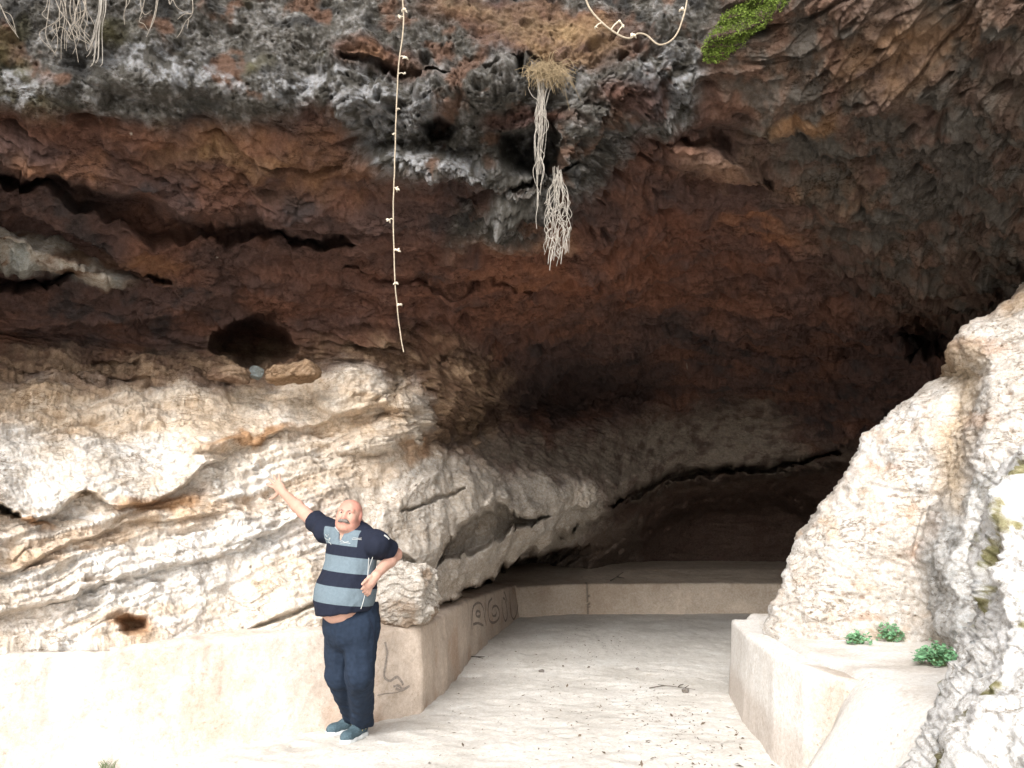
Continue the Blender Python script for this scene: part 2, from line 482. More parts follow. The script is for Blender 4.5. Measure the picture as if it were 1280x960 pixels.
# ---- regions of different rock
def region(poly, soft, wamp=1.0):
    return 1 - sstep(-soft, soft, poly_sd(PX + wob * 16 * wamp, PY + wob2 * 14 * wamp, poly))
m_pale = region([(-1100, 484), (0, 480), (140, 484), (260, 486), (340, 478), (420, 452), (510, 470), (545, 520), (530, 560), (640, 590), (740, 600), (770, 640), (720, 760), (640, 900), (-1100, 1200)], 16)
m_trans = region([(-1100, 440), (0, 445), (200, 450), (380, 430), (480, 420), (600, 440), (640, 480), (600, 560), (520, 580), (300, 520), (-1100, 530)], 26)
m_crust = region([(-1100, -950), (-1100, 120), (0, 135), (80, 140), (160, 150), (300, 160), (390, 132), (430, 168), (470, 215), (560, 235), (640, 240), (720, 262), (760, 235), (800, 165), (860, 160), (890, 95), (885, 30), (960, -40), (1000, -950)], 14)
m_crust = np.maximum(m_crust, region([(575, 262), (640, 240), (715, 240), (720, 280), (640, 312), (560, 300)], 14))
m_cham = region([(560, 560), (640, 545), (740, 545), (830, 515), (960, 500), (1010, 560), (1100, 560), (1100, 900), (600, 900), (700, 700), (760, 640), (640, 590)], 24)
m_right = region([(880, -950), (2100, -950), (2100, 520), (1180, 400), (1040, 320), (960, 200), (880, 100)], 60)
m_roof = np.clip(1 - np.maximum.reduce([m_pale, m_crust, m_cham]), 0, 1)

# ---- relief
disp = 0.10 * fbm(P0 * 1.1, 3, 1) + 0.045 * fbm(P0 * 3.1, 3, 5)
pl = np.maximum(m_pale, m_trans * .6)
sd_wall = np.array([-0.26, -0.1, 0.96])
a1, k1 = strata(P0, sd_wall, 0.21, 21, warp=0.28, wscale=1.1, run=0.42, sharp=0.14)
a2, k2 = strata(P0, sd_wall, 0.075, 27, warp=0.16, wscale=2.2, run=0.16, sharp=0.2)
a3, k3 = strata(P0, sd_wall, 0.032, 33, warp=0.10, wscale=4.0, run=0.07, sharp=0.25)
smoothz = region([(-400, 540), (0, 545), (90, 550), (215, 555), (220, 600), (150, 625), (108, 600), (40, 640), (-400, 620)], 22) * 0.6 + 0.75 * region([(270, 480), (400, 470), (420, 520), (300, 555), (230, 560)], 30)
slabz = region([(440, 592), (540, 545), (640, 560), (760, 590), (770, 640), (540, 770), (450, 730)], 24) * 1.1 + region([(0, 790), (140, 770), (300, 700), (400, 690), (400, 830), (-300, 860), (-300, 810)], 25) * .8
rough = np.clip(1 - smoothz, 0.25, 1) * np.clip(1 - 0.85 * slabz, 0.15, 1)
patchy = sstep(-0.5, 0.5, fbm(P0 * 1.6, 2, 61))
g1_ = np.clip(-fbm(P0 * np.array([3., 3, 15]) + 0.25 * P0[..., :1] * np.array([0, 0, 15.]) * 0.0, 3, 64) - .35, 0, 1)
flk = sstep(-.25, .45, fbm(P0 * 1.2 + 4, 2, 66))
disp += pl * rough * (0.050 * a1 + (0.018 + 0.030 * patchy) * a2 + (0.008 + 0.014 * flk) * a3 - 0.14 * g1_)
# roof: thin horizontal beds, blockier lumps
r1, q1 = strata(P0 * np.array([.55, 1, 1]), [0.05, 0.35, 0.94], 0.17, 71, warp=0.45, wscale=0.8, run=0.40, sharp=0.18)
r2, q2 = strata(P0 * np.array([.6, 1, 1]), [0.0, 0.35, 0.94], 0.06, 77, warp=0.3, wscale=1.6, run=0.16, sharp=0.25)
w1, w2, wid = worley(P0 * np.array([2.2, 2.2, 3.6]) + 0.5 * fbm(P0 * 2, 3, 80)[..., None], 9)
block = np.clip(w2 - w1, 0, 0.45)
gash = np.clip(fbm(P0 * np.array([1.5, 3.5, 16]), 3, 86) - .33, 0, 1)
disp += (m_roof + 0.55 * m_cham) * (0.080 * r1 + 0.040 * r2 + 0.08 * block - 0.02 + 0.028 * fbm(P0 * 9, 3, 83) - 0.34 * gash)
# crust: knobbly growths over growths
kn = np.zeros(PX.shape)
sel = m_crust > 0.01
Pc = P0[sel] + 0.06 * np.stack([fbm(P0[sel] * 4, 2, 90), fbm(P0[sel] * 4, 2, 92), fbm(P0[sel] * 4, 2, 94)], -1)
def billow(p, octs, seed, gain=.58):
    a, o = 1.0, 0.0
    for k in range(octs):
        o = o + a * np.abs(noise(p + k * 5.1, seed + k)); p = p * 2.1; a *= gain
    return o
f2, g2, i2 = worley(Pc * 7.0, 2); f3, g3, i3 = worley(Pc * 21.0, 3)
kn[sel] = (0.30 * (billow(Pc * 2.1, 6, 300) - .5) + 0.055 * (0.6 - f2) * (0.2 + i2) + 0.034 * (0.7 - f3) + 0.014 * fbm(Pc * 34, 3, 98)
           - 0.10 * (i3 > .8) * (1 - sstep(.1, .35, f3)) - 0.16 * (i2 > .78) * (1 - sstep(.1, .4, f2)))
knw = m_crust * (0.35 + 0.75 * region([(400, 70), (720, 60), (900, 60), (880, 160), (760, 260), (640, 310), (480, 230), (400, 160)], 40))
disp += knw * kn
# fine roughness everywhere
disp += 0.012 * fbm(P0 * 17, 3, 101) * (0.4 + 0.6 * rough) + 0.006 * fbm(P0 * 55, 2, 105)
disp += (m_roof + .5 * m_crust) * (0.011 * ridged(P0 * np.array([11., 14, 24]), 4, 111, .6) * (0.5 + sstep(-.3, .5, fbm(P0 * 2.0, 2, 115))))
disp += pl * 0.008 * ridged(P0 * np.array([14., 16, 34]), 3, 118, .6) * patchy
# pits in the pale rock
pf, pg, pid = worley(P0 * np.array([9., 9, 13]), 6)
disp -= 0.05 * pl * (pid > 0.72) * (1 - sstep(0.05, 0.16, pf))
cham_fade = 1 - 0.6 * m_cham
P = PD + N0 * (disp * cham_fade)[..., None]

# ---- staining (the rock's own colour, with shade painted into the chamber and slab gap)
def mixc(c, col, m): return c * (1 - m[..., None]) + np.array(col) * m[..., None]
def ell(cx, cy, rx, ry, ang=0.0, s=0.5):
    c, s_ = math.cos(ang), math.sin(ang)
    x = PX + wob * 22; y = PY + wob2 * 16
    u = ((x - cx) * c + (y - cy) * s_) / rx; v = (-(x - cx) * s_ + (y - cy) * c) / ry
    return 1 - sstep(1 - s, 1 + s, np.sqrt(u * u + v * v))
nb = fbm(P0 * 1.4 + 9, 4, 120); nm = fbm(P0 * 5 + 3, 4, 125); nf = fbm(P0 * 16, 3, 130)
strk = fbm(P0 * np.array([1.2, 2.2, 9.0]), 4, 135)
col = np.zeros(P.shape) + np.array([0.100, 0.053, 0.042])
col = mixc(col, [0.148, 0.064, 0.039], sstep(-0.1, 0.55, nb + 0.5 * strk))
col = mixc(col, [0.058, 0.041, 0.038], sstep(0.1, 0.6, nm * .6 - nb * .6))
# red-brown streaks and ochre flares
for (cx, cy, rx, ry, an, c, k) in [
    (330, 195, 160, 42, .12, (0.26, 0.115, 0.045), .8), (120, 150, 90, 14, .25, (0.22, .085, .04), .7), (80, 208, 70, 16, .2, (.27, .11, .04), .7),
    (290, 190, 60, 12, .05, (0.34, .2, .07), .5), (180, 325, 60, 14, .1, (.30, .13, .045), .7), (560, 365, 220, 60, .05, (0.21, .075, .035), .7),
    (720, 330, 160, 40, .1, (0.25, .085, .035), .75), (900, 330, 130, 60, .2, (0.19, .07, .035), .7), (610, 345, 90, 12, .05, (0.28, .11, .05), .7),
    (1000, 150, 60, 16, -.25, (0.42, .22, .07), .9), (960, 290, 45, 14, .1, (0.36, .14, .05), .8), (1040, 230, 60, 26, .1, (0.30, .15, .05), .7),
    (1150, 60, 80, 34, -.5, (0.30, .16, .07), .7), (900, 205, 60, 24, .1, (0.36, .20, .12), .8), (830, 290, 60, 30, .2, (.22, .075, .035), .6),
    (710, 50, 60, 30, .1, (0.36, .22, .09), .8), (640, 20, 110, 25, .05, (0.26, .17, .08), .6), (480, 75, 60, 20, .15, (.27, .13, .06), .8),
    (640, 310, 70, 14, .05, (.38, .22, .13), .7), (470, 320, 150, 30, .05, (.16, .07, .045), .6)]:
    col = mixc(col, np.array(c) * .92, ell(cx, cy, rx, ry, an) * k * np.clip(0.55 + 0.6 * nm + .3 * strk, 0, 1))
# right-hand roof: olive brown, then sooty
rr = m_right * np.clip(0.7 + 0.5 * nm, 0, 1)
col = mixc(col, [0.150, 0.106, 0.070], rr * 0.75)
col = mixc(col, [0.082, 0.075, 0.064], .8 * m_right * sstep(-0.15, 0.5, nm + 0.5 * nb + 0.5 * ell(1120, 200, 160, 90) + 0.3 * ell(1230, 260, 100, 160) - .2))
col = mixc(col, [0.30, 0.15, 0.06], m_right * 0.7 * (ell(1010, 145, 40, 12, -.3) + ell(1110, 70, 60, 30, -.5) * np.clip(.5 + nm, 0, 1)))
col = col * .86 + .14 * (col @ np.array([.3, .5, .2]))[..., None] * 1.1
# crust colours: dark lichen-grey with pale knobs
cg = mixc(np.zeros(P.shape) + np.array([0.072, 0.066, 0.056]), [0.22, 0.21, 0.20], sstep(0.0, 0.7, nf * 0.5 + nm * 0.35 + 0.35 * fbm(P0 * 42, 2, 160) + 0.15))
cg = mixc(cg, [0.040, 0.038, 0.036], sstep(0.12, 0.6, fbm(P0 * 4 + 21, 3, 140)))
cg = mixc(cg, [0.13, 0.07, 0.045], sstep(0.25, 0.6, fbm(P0 * 3.3 + 61, 4, 150)) * .85)
cg = mixc(cg, [0.09, 0.08, 0.035], sstep(0.2, 0.6, fbm(P0 * 2.3 + 31, 3, 145)) * ell(180, 60, 260, 90) * .8)
cg = mixc(cg, [0.27, 0.27, 0.275], 0.8 * np.clip(ell(190, 75, 50, 16) + ell(250, 100, 70, 20, .2) + ell(480, 140, 60, 45) * .8 + ell(530, 210, 75, 24, .2) + ell(850, 100, 50, 35) + ell(20, 110, 40, 25) + ell(395, 105, 60, 22), 0, 1) * sstep(-0.35, 0.3, nf + nm * .6))
keep = ell(700, 45, 90, 34, .1) + ell(640, 20, 110, 25, .05) + ell(480, 75, 60, 20, .15) + ell(790, 120, 45, 22) + ell(660, 150, 55, 14)
col = mixc(col, [0, 0, 0], m_crust * np.clip(1 - keep, 0, 1)) + cg * (m_crust * np.clip(1 - keep, 0, 1))[..., None]
# grey knobs lower down
# pale limestone
pc = mixc(np.zeros(P.shape) + np.array([0.67, 0.595, 0.51]), [0.74, 0.70, 0.65], sstep(-0.25, 0.4, nb + .4 * nm))
pc = mixc(pc, [0.60, 0.475, 0.35], .8 * sstep(0.15, 0.65, fbm(P0 * np.array([1.3, 1.3, 4.5]) + 5, 4, 155) + 0.25 * nm))
pc = mixc(pc, [0.62, 0.475, 0.335], 0.85 * region([(-300, 470), (0, 478), (250, 480), (430, 460), (520, 480), (500, 540), (330, 555), (240, 580), (215, 545), (120, 545), (0, 535), (-300, 530)], 14) * np.clip(.6 + .6 * nm, 0, 1))
kk = np.stack([k1 * 3.7, np.zeros_like(k1), np.zeros_like(k1)], -1) + P0 * np.array([.25, .25, 0])
pc = mixc(pc, [0.52, 0.375, 0.25], .75 * sstep(.12, .5, noise(kk + .37, 171)) * sstep(-.5, .3, nm + .2))
kk2 = np.stack([k2 * 2.3, np.zeros_like(k2), np.zeros_like(k2)], -1) + P0 * np.array([.6, .6, 0])
pc = mixc(pc, [0.50, 0.37, 0.255], .55 * sstep(.15, .5, noise(kk2 + .61, 173)))
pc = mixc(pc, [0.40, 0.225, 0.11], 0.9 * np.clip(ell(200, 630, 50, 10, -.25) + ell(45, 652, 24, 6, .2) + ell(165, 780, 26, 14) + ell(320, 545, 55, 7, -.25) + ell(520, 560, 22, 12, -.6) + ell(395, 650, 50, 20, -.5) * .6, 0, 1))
pc = mixc(pc, [0.50, 0.41, 0.32], 0.6 * region([(380, 560), (520, 545), (480, 640), (380, 640), (300, 690), (270, 680)], 20))
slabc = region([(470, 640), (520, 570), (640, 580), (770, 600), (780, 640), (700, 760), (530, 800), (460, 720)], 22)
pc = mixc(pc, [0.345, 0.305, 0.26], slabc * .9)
pc = mixc(pc, [0.72, 0.71, 0.69], ell(250, 700, 160, 40, -.3) * .5)
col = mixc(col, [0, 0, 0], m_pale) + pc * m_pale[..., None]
tc_ = mixc(np.zeros(P.shape) + np.array([0.28, 0.18, 0.115]), [0.42, 0.29, 0.19], sstep(-.2, .5, nm + .4 * nf))
tm = m_trans * (1 - m_pale) * np.clip(.75 + nm * .6, 0, 1)
col = mixc(col, [0, 0, 0], tm) + tc_ * tm[..., None]
# chamber: dusty grey-buff, with the cave's shade painted in as darker browns
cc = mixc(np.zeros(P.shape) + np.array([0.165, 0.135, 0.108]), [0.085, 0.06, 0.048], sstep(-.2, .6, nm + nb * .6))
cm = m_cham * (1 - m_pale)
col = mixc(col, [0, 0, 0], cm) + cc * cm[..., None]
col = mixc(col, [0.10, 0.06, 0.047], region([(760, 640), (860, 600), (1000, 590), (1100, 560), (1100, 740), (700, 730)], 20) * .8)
# pale streaked bed high on the left
col = mixc(col, [0.05, 0.033, 0.03], 0.8 * np.clip(ell(730, 480, 110, 40, -.1), 0, 1))  # shade of the upper chamber recess, painted as a dark patch
lc = mixc(np.zeros(P.shape) + np.array([.43, .38, .32]), [.17, .10, .06], sstep(-.15, .4, fbm(P0 * np.array([2., 4, 16]), 4, 551)))
lc = mixc(lc, [.30, .32, .30], sstep(.2, .6, fbm(P0 * 4, 3, 553)) * .7)
lm = region(LEDGE, 4, .5) * (1 - sstep(130, 185, PX))
col = col * (1 - lm[..., None]) + lc * lm[..., None]
gap_shade = region([(535, 766), (575, 742), (620, 712), (665, 690), (720, 676), (800, 640), (800, 800), (480, 900), (515, 799)], 5, .5)
col = mixc(col, [.17, .13, .105], gap_shade * .85)  # shade under the lower slab, darkened into the rock colour
# scattered pale fossil chips in the roof
ch, _, chi = worley(P0 * 5.0, 17)
col = mixc(col, [0.5, 0.45, 0.38], m_roof * (chi > .8) * (1 - sstep(.02, .06, ch)) * .8)
col = np.clip(col * (1 + 0.16 * nf + 0.14 * fbm(P0 * 40, 3, 165))[..., None], 0.02, 0.82)

M_CAVE = rock_material('cave_rock', grain='grain', bump=0.85, s1=26, s2=120, vary=0.27, dist=0.03, b2=.6, lines=.6, pits=.32)
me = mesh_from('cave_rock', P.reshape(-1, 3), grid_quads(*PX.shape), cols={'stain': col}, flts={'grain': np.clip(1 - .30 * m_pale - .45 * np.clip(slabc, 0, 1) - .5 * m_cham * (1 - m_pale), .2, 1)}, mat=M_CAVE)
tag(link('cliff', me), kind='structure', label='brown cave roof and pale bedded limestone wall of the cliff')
# ================================================================== ground
def mixw(c, colr, m): return c * (1 - m[..., None]) + np.array(colr) * m[..., None]

xa = np.unique(np.concatenate([np.linspace(-300, -8, 14), np.arange(-8, -3.2, 0.25), np.arange(-3.2, 3.4, 0.026), np.arange(3.4, 8, 0.25), np.linspace(8, 300, 14)]))
ya = np.unique(np.concatenate([np.linspace(-300, -6, 14), np.arange(-6, 4.2, 0.25), np.arange(4.2, 9, 0.026), np.arange(9, 15.5, 0.05), np.arange(15.5, 20, .5), np.linspace(20, 120, 6)]))
GX, GY = np.meshgrid(xa, ya)
G = np.stack([GX, GY, np.zeros_like(GX)], -1)
near = sstep(40, 12, np.hypot(GX, GY - 6))
gz = near * (0.020 * fbm(G * 0.9, 3, 200) + 0.008 * fbm(G * 3.3, 3, 203) + 0.007 * fbm(G * 10, 3, 206) + 0.004 * ridged(G * np.array([7., 16, 1]), 3, 208))
# scuffed hollows of old footprints
fd, fg, fi = worley(G * np.array([1.9, 1.9, 1]), 207)
gz -= near * 0.013 * (fi > 0.45) * (1 - sstep(0.10, 0.26, fd))
gz += near * 0.004 * (fi > 0.45) * np.exp(-((fd - 0.28) / 0.05) ** 2)
G[..., 2] = gz
gn = fbm(G * 1.3, 4, 210); gf = fbm(G * 7, 3, 214)
gc = mixw(np.zeros(G.shape) + np.array([0.61, 0.58, 0.535]), [0.52, 0.49, 0.445], sstep(-.1, .6, gn + .3 * gf))
gc = mixw(gc, [0.67, 0.65, 0.61], sstep(.1, .7, -gn + .3 * gf))
gc = mixw(gc, [0.33, 0.27, 0.21], 0.7 * sstep(0.55, 0.95, fbm(G * 9, 3, 220)) * sstep(.0, 1.2, GX + .3 + .4 * gn))
far = sstep(16, 40, np.hypot(GX, GY))
gc = mixw(gc, [0.20, 0.19, 0.12], far)
M_SAND = rock_material('pale_sand', bump=0.5, s1=40, s2=240, vary=0.16, dist=0.012, pits=.35)
tag(link('ground', mesh_from('ground', G.reshape(-1, 3), grid_quads(*GX.shape), cols={'stain': gc}, mat=M_SAND)), kind='structure')

# ================================================================== plastered retaining walls
def resample(pts, step, corners=()):
    out = []
    for k in range(len(pts) - 1):
        a = np.array(pts[k], float); b = np.array(pts[k + 1], float)
        n = max(1, int(np.linalg.norm((b - a)[:2]) / step))
        for i in range(n): out.append(a + (b - a) * i / n)
    out.append(np.array(pts[-1], float))
    return np.array(out)

def swept_wall(path, prof, step=0.03, seed=0, rough=0.008, lean=0.0):
    """path: (x, y, height) along the foot; prof: (inward distance, share of height, extra z). Solid ground lies to its left."""
    pts = resample(path, step)
    xy = pts[:, :2]
    base = np.array(path)[:, :2]
    # inward direction from the unsampled segments, mitred at their ends
    segd = np.diff(base, axis=0); segd /= np.linalg.norm(segd, axis=1, keepdims=True)
    nor = np.stack([-segd[:, 1], segd[:, 0]], 1)
    mit = np.zeros((len(base), 2))
    mit[0] = nor[0]; mit[-1] = nor[-1]
    for k in range(1, len(base) - 1):
        m = nor[k - 1] + nor[k]; m /= np.linalg.norm(m)
        mit[k] = m / max(0.5, m @ nor[k])
    lens = np.concatenate([[0], np.cumsum(np.linalg.norm(np.diff(base, axis=0), axis=1))])
    s = np.concatenate([[0], np.cumsum(np.linalg.norm(np.diff(xy, axis=0), axis=1))])
    inw = np.stack([np.interp(s, lens, mit[:, 0]), np.interp(s, lens, mit[:, 1])], 1)
    pr = [np.array(prof[0], float)]
    for k in range(len(prof) - 1):
        a = np.array(prof[k], float); b = np.array(prof[k + 1], float)
        n = max(1, int(math.hypot(b[0] - a[0], (b[1] - a[1]) * .7 + b[2] - a[2]) / 0.028))
        for i in range(1, n + 1): pr.append(a + (b - a) * i / n)
    pr = np.array(pr)
    V = np.zeros((len(pr), len(xy), 3))
    V[..., 0] = xy[None, :, 0] + inw[None, :, 0] * pr[:, None, 0]
    V[..., 1] = xy[None, :, 1] + inw[None, :, 1] * pr[:, None, 0]
    V[..., 2] = pts[None, :, 2] * pr[:, None, 1] + pr[:, None, 2]
    N = grid_normals(V)
    d = rough * (1.2 * fbm(V * 2.0, 3, seed) + 0.5 * fbm(V * 9, 3, seed + 4) + 0.25 * fbm(V * 30, 2, seed + 8))
    V = V + N * d[..., None]
    return V, pr, s

PROF = [(0.0, -0.12, 0), (0.0, 0.0, 0), (0.02, 0.5, 0), (0.045, 0.95, 0), (0.055, 0.985, 0), (0.085, 1.0, 0), (0.35, 1.0, 0.035), (0.9, 1.0, 0.10), (1.8, 1.0, 0.14)]
M_PLASTER = rock_material('earth_plaster', bump=0.45, s1=30, s2=150, vary=0.17, dist=0.010, lines=.12, pits=.22, squash=(1, 1, 1))
def plaster_cols(V, seed, base, stain):
    n = fbm(V * 1.5, 4, seed); f = fbm(V * 8, 3, seed + 5)
    c = mixw(np.zeros(V.shape) + np.array(base), stain, sstep(0.0, 0.6, n + .3 * f) * .8)
    c = mixw(c, np.array(base) * 1.15, sstep(.1, .6, -n + .3 * f))
    sp = fbm(V * 22, 2, seed + 9)
    c = mixw(c, [0.30, 0.25, 0.20], .5 * sstep(.6, .95, sp))
    drip = fbm(V * np.array([9, 9, .8]), 3, seed + 12)
    return np.clip(mixw(c, [0.36, 0.28, 0.22], .45 * sstep(.15, .7, drip) * sstep(0.1, 0.5, V[..., 2])), 0.02, .8)

def fp(*pts): return [tuple(floor_at(x, y)[:2]) + (h,) for x, y, h in pts]
LP = fp((160, 956, .745), (300, 933, .74), (416, 912, .73), (472, 904, .71), (528, 892, .70), (554, 868, .69), (578, 838, .67), (591, 821, .66), (618, 797, .61), (648, 772, .53))
d0 = np.array(LP[0][:2]) - np.array(LP[2][:2]); d0 /= np.linalg.norm(d0)
LP = [tuple(np.array(LP[0][:2]) + d0 * 3.2) + (.77,)] + LP
d1 = np.array(LP[-1][:2]) + np.array([.08, .6])
LP = LP + [tuple(d1) + (.52,)]
V, pr, s = swept_wall(LP, PROF, seed=300, rough=0.015)
c = plaster_cols(V, 310, [0.55, 0.46, 0.38], [0.50, 0.37, 0.28])
c2 = plaster_cols(V, 310, [0.61, 0.55, 0.49], [0.55, 0.43, 0.35])
lf = sstep(-1.0, -1.9, V[..., 0] + .3 * fbm(V * 1.5, 2, 318))[..., None]
c = c * (1 - lf) + c2 * lf
wall_l = link('retaining_wall', mesh_from('retaining_wall', V.reshape(-1, 3), grid_quads(*V.shape[:2]), cols={'stain': c}, mat=M_PLASTER))
tag(wall_l, 'long beige plastered bench wall with dark graffiti, turning the corner behind the man', 'wall')

PROF_B = [(0.0, -0.2, 0), (0.0, 0.0, 0), (0.02, 0.5, 0), (0.035, 0.94, 0), (0.045, 0.98, 0), (0.075, 1.0, 0), (0.6, 1.0, 0.05), (1.3, 1.0, 0.16), (3.0, 1.0, 0.24)]
BP = fp((630, 773, .50), (650, 772, .50), (692, 769.5, .51), (735, 768.5, .52), (860, 767.5, .52), (975, 768, .52), (1100, 769, .52))
V, pr, s = swept_wall(BP, PROF_B, step=0.03, seed=330, rough=0.012)
c = plaster_cols(V, 340, [0.50, 0.42, 0.34], [0.44, 0.35, 0.27])
# the vertical crack near its left end
CKX = BP[3][0]
cx_ = CKX + 0.03 * fbm(V[..., 2:3] * np.array([1., 1, 8]) * 3, 2, 3)
c = mixw(c, [0.20, 0.165, 0.13], (np.abs(V[..., 0] - cx_) < .018) * (V[..., 2] < .53) * 1.0)
wall_b = link('retaining_wall', mesh_from('retaining_wall', V.reshape(-1, 3), grid_quads(*V.shape[:2]), cols={'stain': c}, mat=M_PLASTER))
tag(wall_b, 'low straight plastered wall across the back of the cave floor, with a crack', 'wall')

PROF_R = [(0.0, -0.15, 0), (0.0, 0.0, 0), (0.03, 0.5, 0), (0.055, 0.95, 0), (0.062, 0.985, 0), (0.085, 1.0, 0), (0.26, 1.0, -0.02)]
RP = [(4.4, 7.7, .67), (2.00, 7.42, .67), (1.83, 6.4, .67), (1.74, 5.45, .67), (1.76, 4.95, .67), (1.90, 4.62, .66), (2.25, 4.42, .65), (3.2, 4.2, .62), (4.6, 4.0, .6)]
V, pr, s = swept_wall(RP, PROF_R, seed=360, rough=0.006)
c = .45 * plaster_cols(V, 370, [0.66, 0.63, 0.59], [0.58, 0.53, 0.47]) + .55 * np.array([.73, .705, .67])
pxv, pyv = to_px(V)
c = mixw(c, [0.44, 0.35, 0.28], .5 * (1 - sstep(.5, 1.3, np.hypot((V[..., 0] - 1.86) / .25, (V[..., 2] - .08) / .22))))
c = mixw(c, [0.44, 0.36, 0.29], .8 * (1 - sstep(.6, 1.3, np.hypot((V[..., 0] - 2.02) / .22, (V[..., 2] - .45) / .3))) * (V[..., 1] < 5.1))
wall_r = link('retaining_wall', mesh_from('retaining_wall', V.reshape(-1, 3), grid_quads(*V.shape[:2]), cols={'stain': c}, mat=M_PLASTER))
tag(wall_r, 'short whitewashed bench wall with a sharp corner below the green plants', 'wall')

# sandy top of the right-hand bench and the ramp of sand that runs down in front of it
xs_ = np.arange(1.3, 6.0, 0.03); ys_ = np.arange(1.5, 7.75, 0.03)
SX, SY = np.meshgrid(xs_, ys_)
Q = np.stack([SX, SY, np.zeros_like(SX)], -1)
inner = np.interp(SY, [4.0, 4.4, 4.62, 4.95, 5.45, 6.4, 7.42, 7.8], [2.9, 2.33, 2.08, 1.92, 1.90, 1.99, 2.12, 2.2])
ramp = 0.70 * sstep(1.36, 2.06, SX + 0.05 * fbm(Q * 1.3, 2, 380)) * np.maximum(sstep(4.9, 4.5, SY), sstep(1.80, 1.95, SX))
top = 0.665 + 0.03 * (SX - 2) + 0.012 * fbm(Q * 2.5, 3, 383)
topm = sstep(0.0, 0.10, SX - inner) * sstep(4.35, 4.6, SY + 0.25 * (SX - 2.2))
infront = sstep(0.02, -0.35, SX - inner) * sstep(4.5, 4.9, SY)
z = np.where(SY > 4.9, np.where(SX > inner, top, -0.2), np.maximum(ramp, topm * top))
Q[..., 2] = blur(z, 2) + 0.010 * fbm(Q * 4, 3, 386) + .005 * fbm(Q * 14, 2, 388) - 0.02 * sstep(2.0, 1.6, SX)
qn = fbm(Q * 2, 4, 390)
qc = mixw(np.zeros(Q.shape) + np.array([0.68, 0.645, 0.60]), [0.58, 0.53, 0.475], sstep(-.1, .6, qn))
tag(link('sand_bank', mesh_from('sand_bank', Q.reshape(-1, 3), grid_quads(*SX.shape), cols={'stain': qc}, mat=M_SAND)), kind='structure')

# ================================================================== free rock masses on the right
def rock_mass(name, outline, x_end, depth, rows, ncol, seed, edge_r=0.35, back=2.2, wrap_n=30, relief=1.0, colour=None, shift=0.0):
    """a solid outcrop: its left edge, its face running toward the right, and its flank going back behind that edge"""
    ys = rows
    ox = np.interp(ys, [o[0] for o in outline], [o[1] for o in outline]) + shift
    t = np.linspace(0, 1, ncol)
    X = ox[:, None] + (x_end - ox[:, None]) * t[None, :]
    Yp = np.repeat(ys[:, None], ncol, 1)
    D = depth(X, Yp)
    Pm = at(X, Yp, D)
    # roll the edge back
    dist = np.linalg.norm(Pm - Pm[:, :1], axis=-1)
    q = np.clip(1 - dist / edge_r, 0, 1)
    Pm[..., 1] += edge_r * 0.8 * (1 - np.sqrt(1 - q * q * 0.98))
    # flank
    e = Pm[:, :1]
    b = np.linspace(1, 0, wrap_n + 1)[:-1] ** 1.6
    fl = e + np.stack([0.55 * b * back, back * b, -0.0 * b], -1)[None]
    Pm = np.concatenate([fl, Pm], 1)
    Xf = np.concatenate([np.repeat(ox[:, None], wrap_n, 1), X], 1); Yf = np.concatenate([np.repeat(ys[:, None], wrap_n, 1), Yp], 1)
    Ns = grid_normals(np.stack([blur(Pm[..., k], 4) for k in range(3)], -1))
    ctr = Pm.mean((0, 1)) + np.array([1.5, 1.5, 0])
    Ns *= np.sign(((Pm - ctr) * Ns).sum(-1, keepdims=True))
    d = 0.07 * fbm(Pm * 1.7, 3, seed) + 0.035 * fbm(Pm * 4.5, 3, seed + 3)
    a1, _ = strata(Pm, [0.25, 0, 0.95], 0.17, seed + 5, warp=.5, wscale=1.3, run=.22, sharp=.2)
    a2, _ = strata(Pm, [0.2, 0, 0.95], 0.05, seed + 8, warp=.25, wscale=3, run=.07, sharp=.3)
    f1, g1, i1 = worley(Pm * np.array([13., 13, 26]) + 0.4 * fbm(Pm * 7, 2, seed)[..., None], seed + 2)
    pit = (i1 > .55) * (1 - sstep(.12, .40, f1)) * sstep(-.2, .4, fbm(Pm * 2.4, 2, seed + 15))
    d += relief * (0.013 * a1 + 0.014 * a2 - 0.018 * pit + .006 * ridged(Pm * np.array([12., 12, 26]), 4, seed + 30, .6)) + .010 * fbm(Pm * 15, 3, seed + 20) + .004 * fbm(Pm * 50, 2, seed + 24)
    Pn = Pm + Ns * d[..., None]
    c = colour(Pm, Xf, Yf, pit, d)
    return Pn, c

